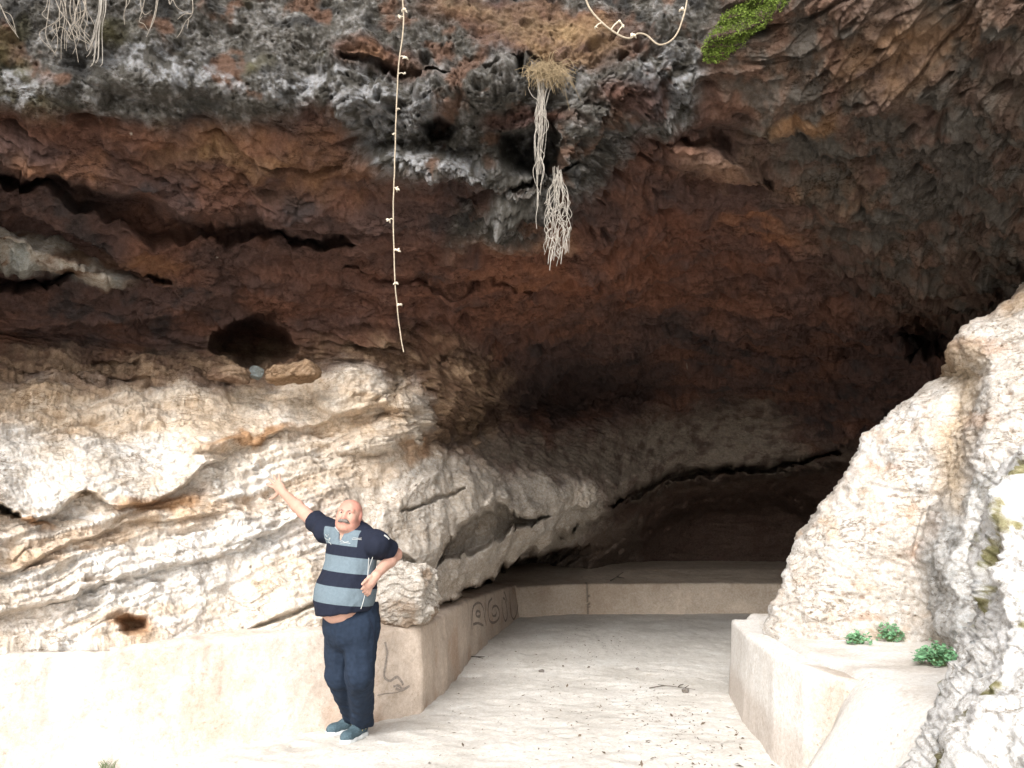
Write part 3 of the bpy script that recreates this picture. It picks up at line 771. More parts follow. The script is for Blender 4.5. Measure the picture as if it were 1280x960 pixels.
def col_out(P, X, Y, pit, d):
    n = fbm(P * 1.6, 4, 400); f = fbm(P * 6, 4, 405); g = fbm(P * 20, 3, 409)
    wx_ = X + 14 * n; wy_ = Y + 14 * f
    c = mixw(np.zeros(P.shape) + np.array([0.56, 0.51, 0.455]), [0.64, 0.61, 0.575], sstep(-.2, .4, n))
    c = mixw(c, [0.58, 0.49, 0.40], .7 * sstep(.0, .6, f + .4 * n))
    c = mixw(c, [0.46, 0.32, 0.22], sstep(.4, .85, f * .8 + g * .45) * .6)
    c = mixw(c, [0.30, 0.18, 0.11], pit * .85 * sstep(-.4, .2, f))
    for cx, cy, rx, ry in ((1228, 528, 22, 12), (1110, 583, 30, 7), (1180, 660, 22, 16), (1080, 770, 26, 6), (1235, 430, 30, 10), (1150, 690, 30, 16)):
        m = (1 - sstep(.4, 1.4, np.hypot((wx_ - cx) / rx, (wy_ - cy) / ry)))
        c = mixw(c, [0.42, 0.27, 0.18], m * .6)
    grey = (1 - sstep(-14, 14, poly_sd(wx_, wy_, [(1290, 560), (1225, 590), (1175, 640), (1150, 690), (1150, 740), (1175, 800), (1240, 820), (1400, 700), (1400, 560)])))
    gc = mixw(np.zeros(P.shape) + np.array([0.55, 0.535, 0.51]), [0.30, 0.29, 0.27], sstep(.0, .6, f + .5 * g))
    c = c * (1 - grey[..., None]) + gc * grey[..., None]
    c = mixw(c, [0.50, 0.38, 0.25], .8 * (1 - sstep(-16, 16, poly_sd(wx_, wy_, [(1190, 400), (1215, 400), (1225, 470), (1215, 560), (1190, 640), (1175, 600), (1200, 500)]))))
    c = mixw(c, [0.45, 0.31, 0.19], .8 * (1 - sstep(-14, 14, poly_sd(wx_, wy_, [(1180, 440), (1210, 400), (1300, 340), (1330, 360), (1240, 400), (1215, 450)]))))
    return np.clip(c * (1 + .1 * g)[..., None], .02, .78)

def dep_out(X, Y):
    base = np.interp(Y, [300, 400, 500, 600, 700, 790, 860], [7.2, 6.9, 6.75, 6.6, 6.45, 6.3, 6.25])
    D = base - 1.75 * ((X - 960) / 320) ** 1.0 * sstep(940, 1000, X) * np.interp(Y, [300, 560, 800], [.75, .80, .45])
    # second, nearer bulge right of the crease
    xe = np.interp(Y, [300, 440, 470, 560, 640, 700, 790, 850], [1180, 1185, 1205, 1200, 1165, 1150, 1160, 1190])
    D -= np.interp(Y, [300, 600, 800], [.30, .40, .75]) * sstep(-4, 44, X - xe)
    D += 0.05 * np.exp(-((X - xe + 6) / 12) ** 2)
    return D
OUT = [(318, 1320), (345, 1290), (365, 1276), (385, 1250), (410, 1214), (425, 1200), (438, 1190), (447, 1196), (455, 1196), (470, 1176), (490, 1150), (505, 1128), (520, 1112), (540, 1084), (555, 1076), (580, 1066), (592, 1056), (605, 1042), (620, 1030), (645, 1012), (665, 1000), (680, 990), (705, 983), (740, 975), (770, 964), (795, 955), (830, 948), (870, 945)]
Pn, c = rock_mass('rock_outcrop', OUT, 1560, dep_out, np.arange(300, 872, 2.0), 330, 420, colour=col_out, edge_r=.3, back=2.6, shift=14)
# close the top so that it is a solid mass under the roof
M_ROCKR = rock_material('pale_outcrop', bump=0.8, s1=30, s2=130, vary=0.28, dist=0.025, lines=.5, pits=.55)
tag(link('rock_outcrop', mesh_from('rock_outcrop', Pn.reshape(-1, 3), grid_quads(*Pn.shape[:2]), cols={'stain': c}, mat=M_ROCKR)),
    'tall white and pinkish pitted rock flank rising at the right of the cave mouth', 'rock')

def col_near(P, X, Y, pit, d):
    n = fbm(P * 2.5, 4, 440); f = fbm(P * 9, 4, 445); g = fbm(P * 28, 3, 449)
    c = mixw(np.zeros(P.shape) + np.array([0.74, 0.725, 0.70]), [0.50, 0.49, 0.47], sstep(.5, 1.0, f + .4 * n))
    c = mixw(c, [0.14, 0.14, 0.13], sstep(.42, .75, f * .7 + g * .6) * .9)
    li = fbm(P * np.array([5., 5, 7]) + 3, 4, 452)
    c = mixw(c, [0.27, 0.235, 0.085], sstep(.34, .52, li) * .85)
    c = mixw(c, [0.17, 0.16, 0.06], sstep(.52, .75, li + .3 * g) * .8)
    return np.clip(c, .02, .75)
def dep_near(X, Y):
    base = np.interp(Y, [540, 700, 860, 960, 1150], [3.5, 3.1, 2.75, 2.6, 2.3])
    return base - 0.9 * np.clip((X - 1130) / 400, 0, 1) + .25 * np.clip((1000 - Y) / 400, 0, 1) * np.clip((X - 1200) / 300, 0, 1)
NEAR = [(470, 1420), (540, 1345), (570, 1300), (590, 1287), (615, 1275), (640, 1268), (670, 1262), (700, 1252), (730, 1243), (760, 1236), (785, 1222), (800, 1214), (830, 1204), (850, 1196), (870, 1186), (885, 1180), (900, 1176), (920, 1163), (940, 1150), (960, 1141), (1000, 1125), (1150, 1080)]
Pn, c = rock_mass('boulder', NEAR, 1760, dep_near, np.arange(470, 1151, 2.2), 300, 460, colour=col_near, edge_r=.16, back=.9, relief=1.0, shift=np.interp(np.arange(470, 1151, 2.2), [560, 720, 800, 860, 960, 1150], [0, 20, 70, 78, 80, 80]))
M_ROCKN = rock_material('lichened_rock', bump=0.8, s1=45, s2=180, vary=0.25, dist=0.014, pits=.5, lines=.5)
tag(link('boulder', mesh_from('boulder', Pn.reshape(-1, 3), grid_quads(*Pn.shape[:2]), cols={'stain': c}, mat=M_ROCKN)),
    'nearest white boulder with olive lichen patches, cut off by the lower right corner', 'boulder')

# ================================================================== loose blocks: cubes swollen to blocks and broken by bedding
def block(name, loc, size, rotz, seed, colr, label, cat='rock', n=90, power=5.0, relief=1.0, tilt=0.0, group=None, mat=None):
    Vs, Qs, off = [], [], 0
    u = np.linspace(-1, 1, n); U, Vv = np.meshgrid(u, u)
    for ax in range(3):
        for sg in (-1, 1):
            p = np.zeros((n, n, 3)); p[..., ax] = sg; p[..., (ax + 1) % 3] = U * sg; p[..., (ax + 2) % 3] = Vv
            Vs.append(p.reshape(-1, 3)); Qs.append(grid_quads(n, n)[:, ::-1] + off); off += n * n
    p = np.concatenate(Vs); q = np.concatenate(Qs)
    key = np.round(p * 1e5).astype(np.int64)
    _, first, inv = np.unique(key, axis=0, return_index=True, return_inverse=True)
    p = p[first]; q = inv.reshape(-1)[q]
    r = (np.abs(p) ** power).sum(1) ** (-1 / power)
    p = p * r[:, None]
    w = p * np.array(size) / 2
    nn = p ** 3; nn /= np.linalg.norm(nn, axis=1, keepdims=True)
    k = max(size)
    P_ = w + np.array(loc)
    d = k * (0.09 * fbm(P_ / k * 2.2, 3, seed) + 0.04 * fbm(P_ / k * 6, 3, seed + 3))
    a, _ = strata(P_, [-.25, .1, .95], 0.11 * k, seed + 6, warp=.4, wscale=2, run=.25 * k, sharp=.2)
    b_, _ = strata(P_, [-.25, .1, .95], 0.04 * k, seed + 9, warp=.2, wscale=4, run=.1 * k, sharp=.25)
    side = 1 - np.abs(nn[:, 2]) ** 2
    d += relief * k * side * (0.035 * a + 0.015 * b_) + k * .012 * fbm(P_ / k * 25, 2, seed + 12)
    w = w + nn * d[:, None]
    c = colr(P_, nn)
    R_ = Matrix.Rotation(rotz, 3, 'Z') @ Matrix.Rotation(tilt, 3, 'Y')
    o = link(name, mesh_from(name, w, q, cols={'stain': c}, mat=mat or M_ROCKR), loc=loc)
    o.rotation_euler = (0, tilt, rotz)
    return tag(o, label, cat, group)
def pale_block(seed, a=(0.55, 0.50, 0.44), b=(0.40, 0.31, 0.235)):
    def f(P, nn):
        n = fbm(P * 4, 4, seed); return mixw(np.zeros(P.shape) + np.array(a), b, sstep(-.1, .5, n + .5 * (1 - nn[:, 2]) - .4))
    return f
block('fallen_block', tuple(at(506, 741, 6.85)), (.50, .56, .50), -.25, 500, pale_block(501), 'pale broken block resting on the bench wall just right of the man')
block('loose_stone', tuple(at(366, 467, 6.55)), (.42, .28, .13), .1, 520, pale_block(521, (.34, .23, .145), (.24, .15, .085)), 'tan loose stone lying on the right of the dark hollow\'s sill', 'stone', n=40, tilt=-.15)
block('loose_stone', tuple(at(320, 466, 6.75)), (.11, .12, .10), .5, 530, pale_block(531, (.30, .33, .31), (.22, .24, .23)), 'small grey-green stone in the middle of the dark hollow\'s sill', 'stone', n=24, tilt=.2)
block('loose_stone', tuple(at(288, 468, 6.5)), (.30, .22, .12), -.2, 540, pale_block(541, (.26, .18, .12), (.19, .12, .08)), 'brown flat stone at the left of the dark hollow\'s sill', 'stone', n=36, tilt=.1)
# ================================================================== the man, grown as one surface from a distance field
class Field:
    def __init__(s, lo, hi, h):
        s.lo = np.array(lo, float); s.h = h
        s.n = np.ceil((np.array(hi) - s.lo) / h).astype(int) + 1
        s.f = np.full(s.n, 0.2, np.float32)
    def _sub(s, lo, hi, m):
        a = np.clip(np.floor((np.array(lo) - m - s.lo) / s.h).astype(int), 0, s.n - 1)
        b = np.clip(np.ceil((np.array(hi) + m - s.lo) / s.h).astype(int) + 1, 1, s.n)
        sl = tuple(slice(x, y) for x, y in zip(a, b))
        g = np.stack(np.meshgrid(*[s.lo[k] + s.h * np.arange(a[k], b[k]) for k in range(3)], indexing='ij'), -1)
        return sl, g
    def _mix(s, sl, d, k, op):
        f = s.f[sl]
        if op == 'add':
            h = np.clip(0.5 + 0.5 * (f - d) / k, 0, 1); s.f[sl] = f + (d - f) * h - k * h * (1 - h)
        elif op == 'cut':
            d = -d; h = np.clip(0.5 - 0.5 * (f - d) / k, 0, 1); s.f[sl] = f + (d - f) * h + k * h * (1 - h)
    def cone(s, a, b, r1, r2, k=0.02, op='add'):
        a = np.array(a, float); b = np.array(b, float); R = max(r1, r2)
        sl, g = s._sub(np.minimum(a, b) - R, np.maximum(a, b) + R, max(0.05, 2 * k))
        ab = b - a; t = np.clip(((g - a) @ ab) / (ab @ ab + 1e-12), 0, 1)
        d = np.linalg.norm(g - a - t[..., None] * ab, axis=-1) - (r1 + (r2 - r1) * t)
        s._mix(sl, d.astype(np.float32), k, op)
    def ell(s, c, r, M=None, k=0.03, op='add'):
        c = np.array(c, float); r = np.array(r, float); R = r.max()
        sl, g = s._sub(c - R, c + R, max(0.05, 2 * k))
        q = g - c
        if M is not None: q = q @ np.array(M).T            # rows of M are the local axes
        k0 = np.linalg.norm(q / r, axis=-1); k1 = np.linalg.norm(q / (r * r), axis=-1)
        d = k0 * (k0 - 1) / np.maximum(k1, 1e-6)
        s._mix(sl, d.astype(np.float32), k, op)
    def plane(s, p, n, k=0.004):
        """cut away the side n points to"""
        g = np.stack(np.meshgrid(*[s.lo[j] + s.h * np.arange(s.n[j]) for j in range(3)], indexing='ij'), -1)
        n = np.array(n, float); n /= np.linalg.norm(n)
        d = ((g - np.array(p)) @ n).astype(np.float32)
        s.f = np.maximum(s.f, d)
    def mesh(s):
        f = s.f; ins = f < 0
        n = f.shape
        c = np.zeros(np.array(n) - 1, np.int8)
        for dx in (0, 1):
            for dy in (0, 1):
                for dz in (0, 1):
                    c += ins[dx:n[0]-1+dx, dy:n[1]-1+dy, dz:n[2]-1+dz]
        act = (c > 0) & (c < 8)
        idx = np.full(act.shape, -1, np.int64); ijk = np.argwhere(act); idx[act] = np.arange(len(ijk))
        acc = np.zeros((len(ijk), 3)); cnt = np.zeros(len(ijk))
        corners = [(a, b, d) for a in (0, 1) for b in (0, 1) for d in (0, 1)]
        for p in corners:
            for ax in range(3):
                if p[ax] == 0:
                    q = list(p); q[ax] = 1
                    fa = f[tuple((ijk + p).T)]; fb = f[tuple((ijk + q).T)]
                    m = (fa < 0) != (fb < 0)
                    t = np.where(m, fa / np.where(m, fa - fb, 1), 0)
                    w = np.array(p, float)[None] + 0 * acc; w[:, ax] = t
                    acc[m] += w[m]; cnt[m] += 1
        V = s.lo + s.h * (ijk + acc / cnt[:, None])
        Q = []
        for ax in range(3):
            o = [1, 2, 0][ax]; p_ = [2, 0, 1][ax]
            sa = [slice(None)] * 3; sb = [slice(None)] * 3
            sa[ax] = slice(0, n[ax] - 1); sb[ax] = slice(1, n[ax])
            for k in (o, p_):
                sa[k] = slice(1, n[k] - 1); sb[k] = slice(1, n[k] - 1)
            fa = ins[tuple(sa)]; fb = ins[tuple(sb)]
            e = np.argwhere(fa != fb); flip = fb[tuple(e.T)]
            base = e.copy(); base[:, o] += 1; base[:, p_] += 1
            def cell(do, dp):
                q = base.copy(); q[:, o] += do; q[:, p_] += dp
                return idx[tuple(q.T)]
            quad = np.stack([cell(-1, -1), cell(0, -1), cell(0, 0), cell(-1, 0)], 1)
            quad[flip] = quad[flip][:, ::-1]
            Q.append(quad)
        Q = np.concatenate(Q)
        return V, Q[(Q >= 0).all(1)]

def relax(V, Q, it=2, w=0.5):
    e = np.concatenate([Q[:, [0, 1]], Q[:, [1, 2]], Q[:, [2, 3]], Q[:, [3, 0]]])
    e = np.concatenate([e, e[:, ::-1]])
    cnt = np.bincount(e[:, 0], minlength=len(V))[:, None].clip(1)
    for _ in range(it):
        acc = np.stack([np.bincount(e[:, 0], weights=V[e[:, 1], k], minlength=len(V)) for k in range(3)], 1)
        V = V * (1 - w) + w * acc / cnt
    return V
def vnormals(V, Q):
    fn = np.cross(V[Q[:, 2]] - V[Q[:, 0]], V[Q[:, 3]] - V[Q[:, 1]])
    n = np.zeros_like(V)
    for k in range(4):
        for j in range(3): n[:, j] += np.bincount(Q[:, k], weights=fn[:, j], minlength=len(V))
    return n / (np.linalg.norm(n, axis=1, keepdims=True) + 1e-12)

def nrm(v): v = np.array(v, float); return v / np.linalg.norm(v)

FACE = nrm((-.50, -.866, 0)); LEFT = nrm((.866, -.50, 0)); UP = np.array([0, 0, 1.])
BODYM = np.stack([LEFT, FACE, UP])
hipc = at(439, 783, 5.50); waist = at(434, 737, 5.46); chest = at(439, 692, 5.48)
r_sh, r_el, r_wr = at(408, 664, 5.58), at(379, 640, 5.76), at(354.5, 616, 5.93)
l_sh, l_el, l_wr = at(471, 680, 5.36), at(494, 693, 5.52), at(470, 719, 5.29)
r_kn, l_kn = at(424, 842, 5.63), at(450, 842, 5.48)
toeL, heelL = floor_at(420, 935), floor_at(458, 918)
toeR, heelR = floor_at(414, 919.5), floor_at(452, 911)
dirL = nrm(toeL - heelL); dirR = nrm(toeR - heelR)
toeL = heelL + dirL * .30; toeR = heelR + dirR * .29
l_an = heelL + dirL * .07 + UP * .10; r_an = heelR + dirR * .07 + UP * .10
headc = at(436.5, 643.5, 5.41)
HF = nrm((-.13, -.97, .0)); HU = nrm(np.array([0.14, 0.0, 1.0]) - HF * (np.array([0.14, 0, 1.0]) @ HF)); HL = np.cross(HU, -HF) * 1.0
if HL @ LEFT < 0: HL = -HL
HM = np.stack([HL, HF, HU])
def hd(x, y, z): return headc + (HL * x * 1.06 + HF * y + HU * z * .90) * .93

root_p = np.array([hipc[0], 5.5, 0.0])
man = empty('person', root_p, 'bald moustached man in a striped navy polo pointing at the rock with one raised arm', 'person')
man.rotation_euler = (0, 0, 0)

# --- body
B = Field((-1.95, 5.0, 0.02), (-0.60, 6.5, 2.15), 0.0045)
B.ell(hd(0, -.012, .030), (.083, .098, .081), HM, .01)
B.ell(hd(0, .022, -.035), (.073, .074, .073), HM, .03)
B.cone(hd(-.012, .070, -.098), hd(.012, .070, -.098), .022, .022, .03)
for sgn in (-1, 1):
    B.ell(hd(sgn * .040, .062, -.030), (.028, .028, .028), HM, .025)
    B.ell(hd(.083 if sgn > 0 else -.074, -.010, -.004), (.012, .022, .034), HM, .010)
    B.ell(hd(sgn * .048, .02, -.085), (.03, .045, .03), HM, .03)
B.cone(hd(-.042, .078, .036), hd(.042, .078, .036), .013, .013, .018)
B.cone(hd(0, .090, .018), hd(0, .112, -.024), .009, .015, .012)
for sgn in (-1, 1):
    B.ell(hd(sgn * .014, .102, -.027), (.009, .012, .008), HM, .008)
    B.ell(hd(sgn * .031, .100, .014), (.017, .014, .011), HM, .010, 'cut')
B.cone(hd(-.018, .094, -.071), hd(.018, .094, -.071), .008, .008, .008)
B.ell(hd(0, .025, -.108), (.055, .05, .030), HM, .03)
neck0 = chest + UP * .19 - FACE * .02
B.cone(hd(0, -.012, -.06), neck0, .066, .075, .03)
B.ell(chest, (.185, .130, .200), BODYM, .05)
B.ell(waist, (.190, .165, .210), BODYM, .06)
belly = waist + FACE * .065 - UP * .055
B.ell(belly, (.165, .150, .175), BODYM, .05)
B.ell(hipc + UP * .02, (.175, .140, .140), BODYM, .05)
B.cone(r_sh - UP * .01, neck0 - UP * .09, .066, .066, .05)
B.cone(l_sh - UP * .01, neck0 - UP * .09, .066, .066, .05)
def arm(sh, el, wr):
    B.cone(sh, el, .060, .047, .03)
    m = el + (wr - el) * .3
    B.cone(el, m, .046, .046, .02); B.cone(m, wr, .046, .029, .02)
arm(r_sh, r_el, r_wr); arm(l_sh, l_el, l_wr)
hR, hL = hipc - LEFT * .09, hipc + LEFT * .09
for h, k_, a_ in ((hR, r_kn, r_an), (hL, l_kn, l_an)):
    B.cone(h, k_, .085, .06, .03); B.cone(k_, a_, .055, .042, .03)
def hand(wr, dirv, spread, nrmv, scale, fingers, thumb):
    """palm + four unequal two-joint fingers + a thumb leaving the side of the palm"""
    dirv = nrm(dirv); spread = nrm(spread - dirv * (np.array(spread) @ dirv)); nv = np.cross(dirv, spread)
    if nv @ np.array(nrmv) < 0: nv = -nv
    palm = wr + dirv * .055 * scale
    B.ell(palm, (.052 * scale, .040 * scale, .019 * scale), np.stack([dirv, spread, nv]), .012)
    B.cone(wr, palm, .029 * scale, .026 * scale, .015)
    for j, (ln, fan, curl) in enumerate(fingers):
        base = palm + dirv * .034 * scale + spread * (-.030 + .020 * j) * scale
        d1 = nrm(dirv + spread * fan - nv * curl * .6)
        d2 = nrm(dirv + spread * fan - nv * curl * 1.6)
        mid = base + d1 * ln * .52 * scale; tip = mid + d2 * ln * .48 * scale
        B.cone(base, mid, .0115 * scale, .0105 * scale, .005); B.cone(mid, tip, .0105 * scale, .0085 * scale, .004)
    ts, t1, t2 = thumb
    base = palm - dirv * .022 * scale + spread * ts * .034 * scale
    m1 = base + nrm(t1) * .042 * scale; B.cone(base, m1, .013 * scale, .0105 * scale, .008)
    B.cone(m1, m1 + nrm(t2) * .032 * scale, .0105 * scale, .0085 * scale, .004)
# raised hand: open, fingers spread toward the upper left, thumb dropping to the left
hd_dir = nrm(at(341, 599, 5.98) - r_wr)
sp = nrm(at(338, 616, 5.98) - at(348, 598, 5.98))
hand(r_wr, hd_dir, sp, (0, -1, 0), 1.08, [(.070, -.34, .35), (.086, -.10, .12), (.084, .14, .10), (.078, .40, .12)], (1, hd_dir * .35 + sp, hd_dir * .6 + sp * .8))
# hand on the hip: fingers folded back along the side
hd2 = nrm(at(461, 732, 5.26) - l_wr)
sp2 = nrm(at(470, 735, 5.30) - at(458, 724, 5.22))
hand(l_wr, hd2, -sp2, (0.2, -1, 0), 1.05, [(.056, -1.0, .9), (.060, -.9, .9), (.056, -.8, .9), (.046, -.7, .9)], (1, hd2 + FACE * .6, hd2 * .8 + FACE * .3))
V, Q = B.mesh(); V = relax(V, Q, 2, .4)
loc = (V - headc) @ HM.T / (np.array([1.06, 1, .9]) * .93)
hz = sstep(-.16, -.10, loc[:, 2]) * (np.linalg.norm(loc, axis=1) < .2)
c = np.zeros(V.shape) + np.array([0.46, 0.275, 0.21])
n_ = fbm(V * 14, 3, 600)
c = mixw(c, [.50, .30, .235], sstep(-.2, .6, n_))
c = mixw(c, [.47, .205, .155], hz * sstep(-.2, .5, n_ + .3) * .7)
def spot(x, y, z, r): return np.exp(-(((loc - np.array([x, y, z])) / r) ** 2).sum(1))
red = spot(0, .115, -.02, .02) + spot(.045, .07, -.03, .025) + spot(-.045, .07, -.03, .025) + spot(.085, 0, 0, .03) + spot(-.085, 0, 0, .03)
c = mixw(c, [.55, .20, .16], np.clip(red, 0, 1) * .7)
lips = np.clip(spot(0, .10, -.070, .014) + spot(.012, .10, -.070, .012) + spot(-.012, .10, -.070, .012), 0, 1)
c = mixw(c, [.42, .15, .13], lips * .45)
c = mixw(c, [.34, .27, .24], .5 * hz * sstep(.02, .0, loc[:, 2]) * sstep(.0, -.06, loc[:, 1]))       # shaved grey hair at the back and sides
knu = np.clip(np.exp(-((np.linalg.norm(V - (l_el), axis=1)) / .05) ** 2), 0, 1)
c = mixw(c, [.56, .28, .22], knu * .6)
M_SKIN = rock_material('skin', bump=0.08, s1=60, s2=240, vary=0.07, rough=0.55, dist=0.002)
body = link('body', mesh_from('body', V - root_p, Q, cols={'stain': c}, mat=M_SKIN), man)

# --- face details
def sdf_part(name, lo, hi, h, build, mat, parent, off, colr=None, folds=None, it=2):
    f = Field(lo, hi, h); build(f)
    V, Q = f.mesh(); V = relax(V, Q, it, .45)
    if folds: V = V + vnormals(V, Q) * folds(V)[:, None]
    kw = colr(V) if colr else {}
    return link(name, mesh_from(name, V - off, Q, mat=mat, **kw), parent), V
M_HAIR = plain_material('grey_hair', (0.16, 0.14, 0.125), .8, .2, .6, 160, .5, .003)
M_EYE, nt, b = new_mat('eye'); 
an = nt.nodes.new('ShaderNodeAttribute'); an.attribute_name = 'stain'
nz = nt.nodes.new('ShaderNodeTexNoise'); nz.inputs['Scale'].default_value = 300
mm = nt.nodes.new('ShaderNodeMixRGB'); mm.blend_type = 'MULTIPLY'; mm.inputs[0].default_value = .2
nt.links.new(an.outputs['Color'], mm.inputs[1]); nt.links.new(nz.outputs[0], mm.inputs[2]); nt.links.new(mm.outputs[0], b.inputs['Base Color'])
b.inputs['Roughness'].default_value = .15
def mous(f):
    for sgn in (-1, 1):
        a = hd(sgn * .004, .112, -.045); m = hd(sgn * .024, .105, -.050); e = hd(sgn * .041, .085, -.064)
        f.cone(a, m, .0125, .0120, .004); f.cone(m, e, .0120, .0055, .004)
lo, hi = headc - .2, headc + .2
sdf_part('moustache', lo, hi, .003, mous, M_HAIR, man, root_p, folds=lambda V: .0012 * noise(V * 260, 3))
for sgn in (-1, 1):
    sdf_part('eyebrow', lo, hi, .003, lambda f: (f.cone(hd(sgn * .014, .093, .033), hd(sgn * .034, .090, .039), .0058, .0054, .002), f.cone(hd(sgn * .034, .090, .039), hd(sgn * .050, .076, .032), .0054, .0035, .002)), M_HAIR, man, root_p)
    ec = hd(sgn * .031, .080, .014)
    def ecol(V):
        d = (V - ec) @ nrm(HF * 1 + np.array([.2, 0, 0])) / .0115
        c = np.zeros(V.shape) + np.array([.62, .56, .52]); c = mixw(c, [.07, .045, .03], (d > .78) * 1.0)
        return {'cols': {'stain': c}}
    sdf_part('eye', ec - .03, ec + .03, .0022, lambda f: f.ell(ec, (.0115, .0115, .0115), None, .001), M_EYE, man, root_p, ecol)

# --- polo shirt
def tors(f, g):
    f.ell(chest, (.190 + g, .135 + g, .205 + g), BODYM, .06)
    f.ell(waist, (.195 + g, .172 + g, .225 + g), BODYM, .07)
    f.ell(belly, (.170 + g, .156 + g, .180 + g), BODYM, .06)
    f.cone(waist - UP * .05, waist - UP * .25, .150 + g, .155 + g, .08)
    f.cone(r_sh, neck0 - UP * .06, .072 + g, .074 + g, .05); f.cone(l_sh, neck0 - UP * .06, .072 + g, .074 + g, .05)
hem_p = at(432, 766.5, 5.30)
hem_n = nrm(np.array([0.10, 0.0, -1.0]))
def cyl_cut(f, p, n): f.plane(p, n)
def shirt_b(f):
    tors(f, .010)
    f.plane(hem_p, hem_n)
    s = Field.__new__(Field); s.__dict__ = dict(lo=f.lo, h=f.h, n=f.n, f=np.full(f.n, .2, np.float32))
    ra = r_sh + (r_el - r_sh) * .56; la = l_sh + (l_el - l_sh) * .66
    s.cone(r_sh, ra + (r_el - r_sh) * .3, .078, .072, .01); s.plane(ra, nrm(r_el - r_sh))
    t = Field.__new__(Field); t.__dict__ = dict(lo=f.lo, h=f.h, n=f.n, f=np.full(f.n, .2, np.float32))
    t.cone(l_sh, la + (l_el - l_sh) * .3, .080, .073, .01); t.plane(la, nrm(l_el - l_sh))
    for q in (s.f, t.f):
        h = np.clip(.5 + .5 * (f.f - q) / .03, 0, 1); f.f = f.f + (q - f.f) * h - .03 * h * (1 - h)
    # open neck
    f.cone(neck0 - UP * .035 + FACE * .01, hd(0, -.01, -.03), .076, .080, .006, 'cut')
    vtip = chest + UP * .075 + FACE * .145
    f.cone(neck0 - UP * .02 + FACE * .085, vtip, .046, .006, .004, 'cut')
def zpy(px, py, Y=5.30): return at(px, py, Y)[2]
def shirt_c(V):
    l = (V - chest) @ LEFT
    band = V[:, 2] + .11 * (V[:, 0] - hem_p[0])
    along = np.maximum(((V - r_sh) @ nrm(r_el - r_sh)), ((V - l_sh) @ nrm(l_el - l_sh)))
    z_sep = zpy(436, 684)
    dr = np.linalg.norm(V - r_sh, axis=1); dl = np.linalg.norm(V - l_sh, axis=1)
    slv = np.maximum.reduce([np.abs(l + .02) - .158 - 3 * np.clip(z_sep - .02 - band, 0, 1), (l + .02) * 0 - .02])
    fr = (V - chest) @ FACE
    return {'flts': {'band': band, 'sleeve': slv, 'front': fr}}
def shirt_f(V):
    q = V.copy(); q[:, 2] *= .35
    d = .008 * fbm(q * 9, 3, 610) + .005 * ridged(V @ np.array([[7., 0, 2], [0, 7, 0], [-5, 0, 3]]), 2, 612) + .003 * fbm(V * np.array([10, 10, 26]), 2, 615) * sstep(1.15, .95, V[:, 2])
    return d
M_SHIRT, nt, b = new_mat('striped_jersey')
N_, L_ = nt.nodes, nt.links
ab = N_.new('ShaderNodeAttribute'); ab.attribute_name = 'band'; asl = N_.new('ShaderNodeAttribute'); asl.attribute_name = 'sleeve'
edges = [zpy(436, y) for y in (662, 683, 696.5, 716.5, 734, 756)]
prev = None
def cmpn(op, a_, v):
    m = N_.new('ShaderNodeMath'); m.operation = op; L_.new(a_, m.inputs[0]); m.inputs[1].default_value = v; return m.outputs[0]
def mth(op, x, y):
    m = N_.new('ShaderNodeMath'); m.operation = op; L_.new(x, m.inputs[0]); L_.new(y, m.inputs[1]); return m.outputs[0]
acc = None
for hi_, lo_ in ((edges[0], edges[1]), (edges[2], edges[3]), (edges[4], edges[5])):
    t = mth('MULTIPLY', cmpn('LESS_THAN', ab.outputs['Fac'], hi_), cmpn('GREATER_THAN', ab.outputs['Fac'], lo_))
    acc = t if acc is None else mth('ADD', acc, t)
acc = mth('MULTIPLY', acc, cmpn('LESS_THAN', asl.outputs['Fac'], 0.0))
mc = N_.new('ShaderNodeMixRGB'); mc.inputs[1].default_value = (0.013, 0.016, 0.028, 1); mc.inputs[2].default_value = (0.125, 0.162, 0.187, 1)
L_.new(acc, mc.inputs[0])
tcn = N_.new('ShaderNodeTexCoord'); nn = N_.new('ShaderNodeTexNoise'); nn.inputs['Scale'].default_value = 70; nn.inputs['Detail'].default_value = 6
L_.new(tcn.outputs['Object'], nn.inputs['Vector'])
mp = N_.new('ShaderNodeMapRange'); mp.inputs[3].default_value = .78; mp.inputs[4].default_value = 1.22; L_.new(nn.outputs[0], mp.inputs[0])
vs = N_.new('ShaderNodeVectorMath'); vs.operation = 'SCALE'; L_.new(mc.outputs[0], vs.inputs[0]); L_.new(mp.outputs[0], vs.inputs['Scale'])
L_.new(vs.outputs[0], b.inputs['Base Color']); b.inputs['Roughness'].default_value = .9; b.inputs['Specular IOR Level'].default_value = .15
bp = N_.new('ShaderNodeBump'); bp.inputs['Strength'].default_value = .25; bp.inputs['Distance'].default_value = .004; L_.new(nn.outputs[0], bp.inputs['Height']); L_.new(bp.outputs[0], b.inputs['Normal'])
shirt, SV = sdf_part('polo_shirt', (-1.60, 5.0, .80), (-0.62, 5.95, 1.66), .0055, shirt_b, M_SHIRT, man, root_p, shirt_c, shirt_f)

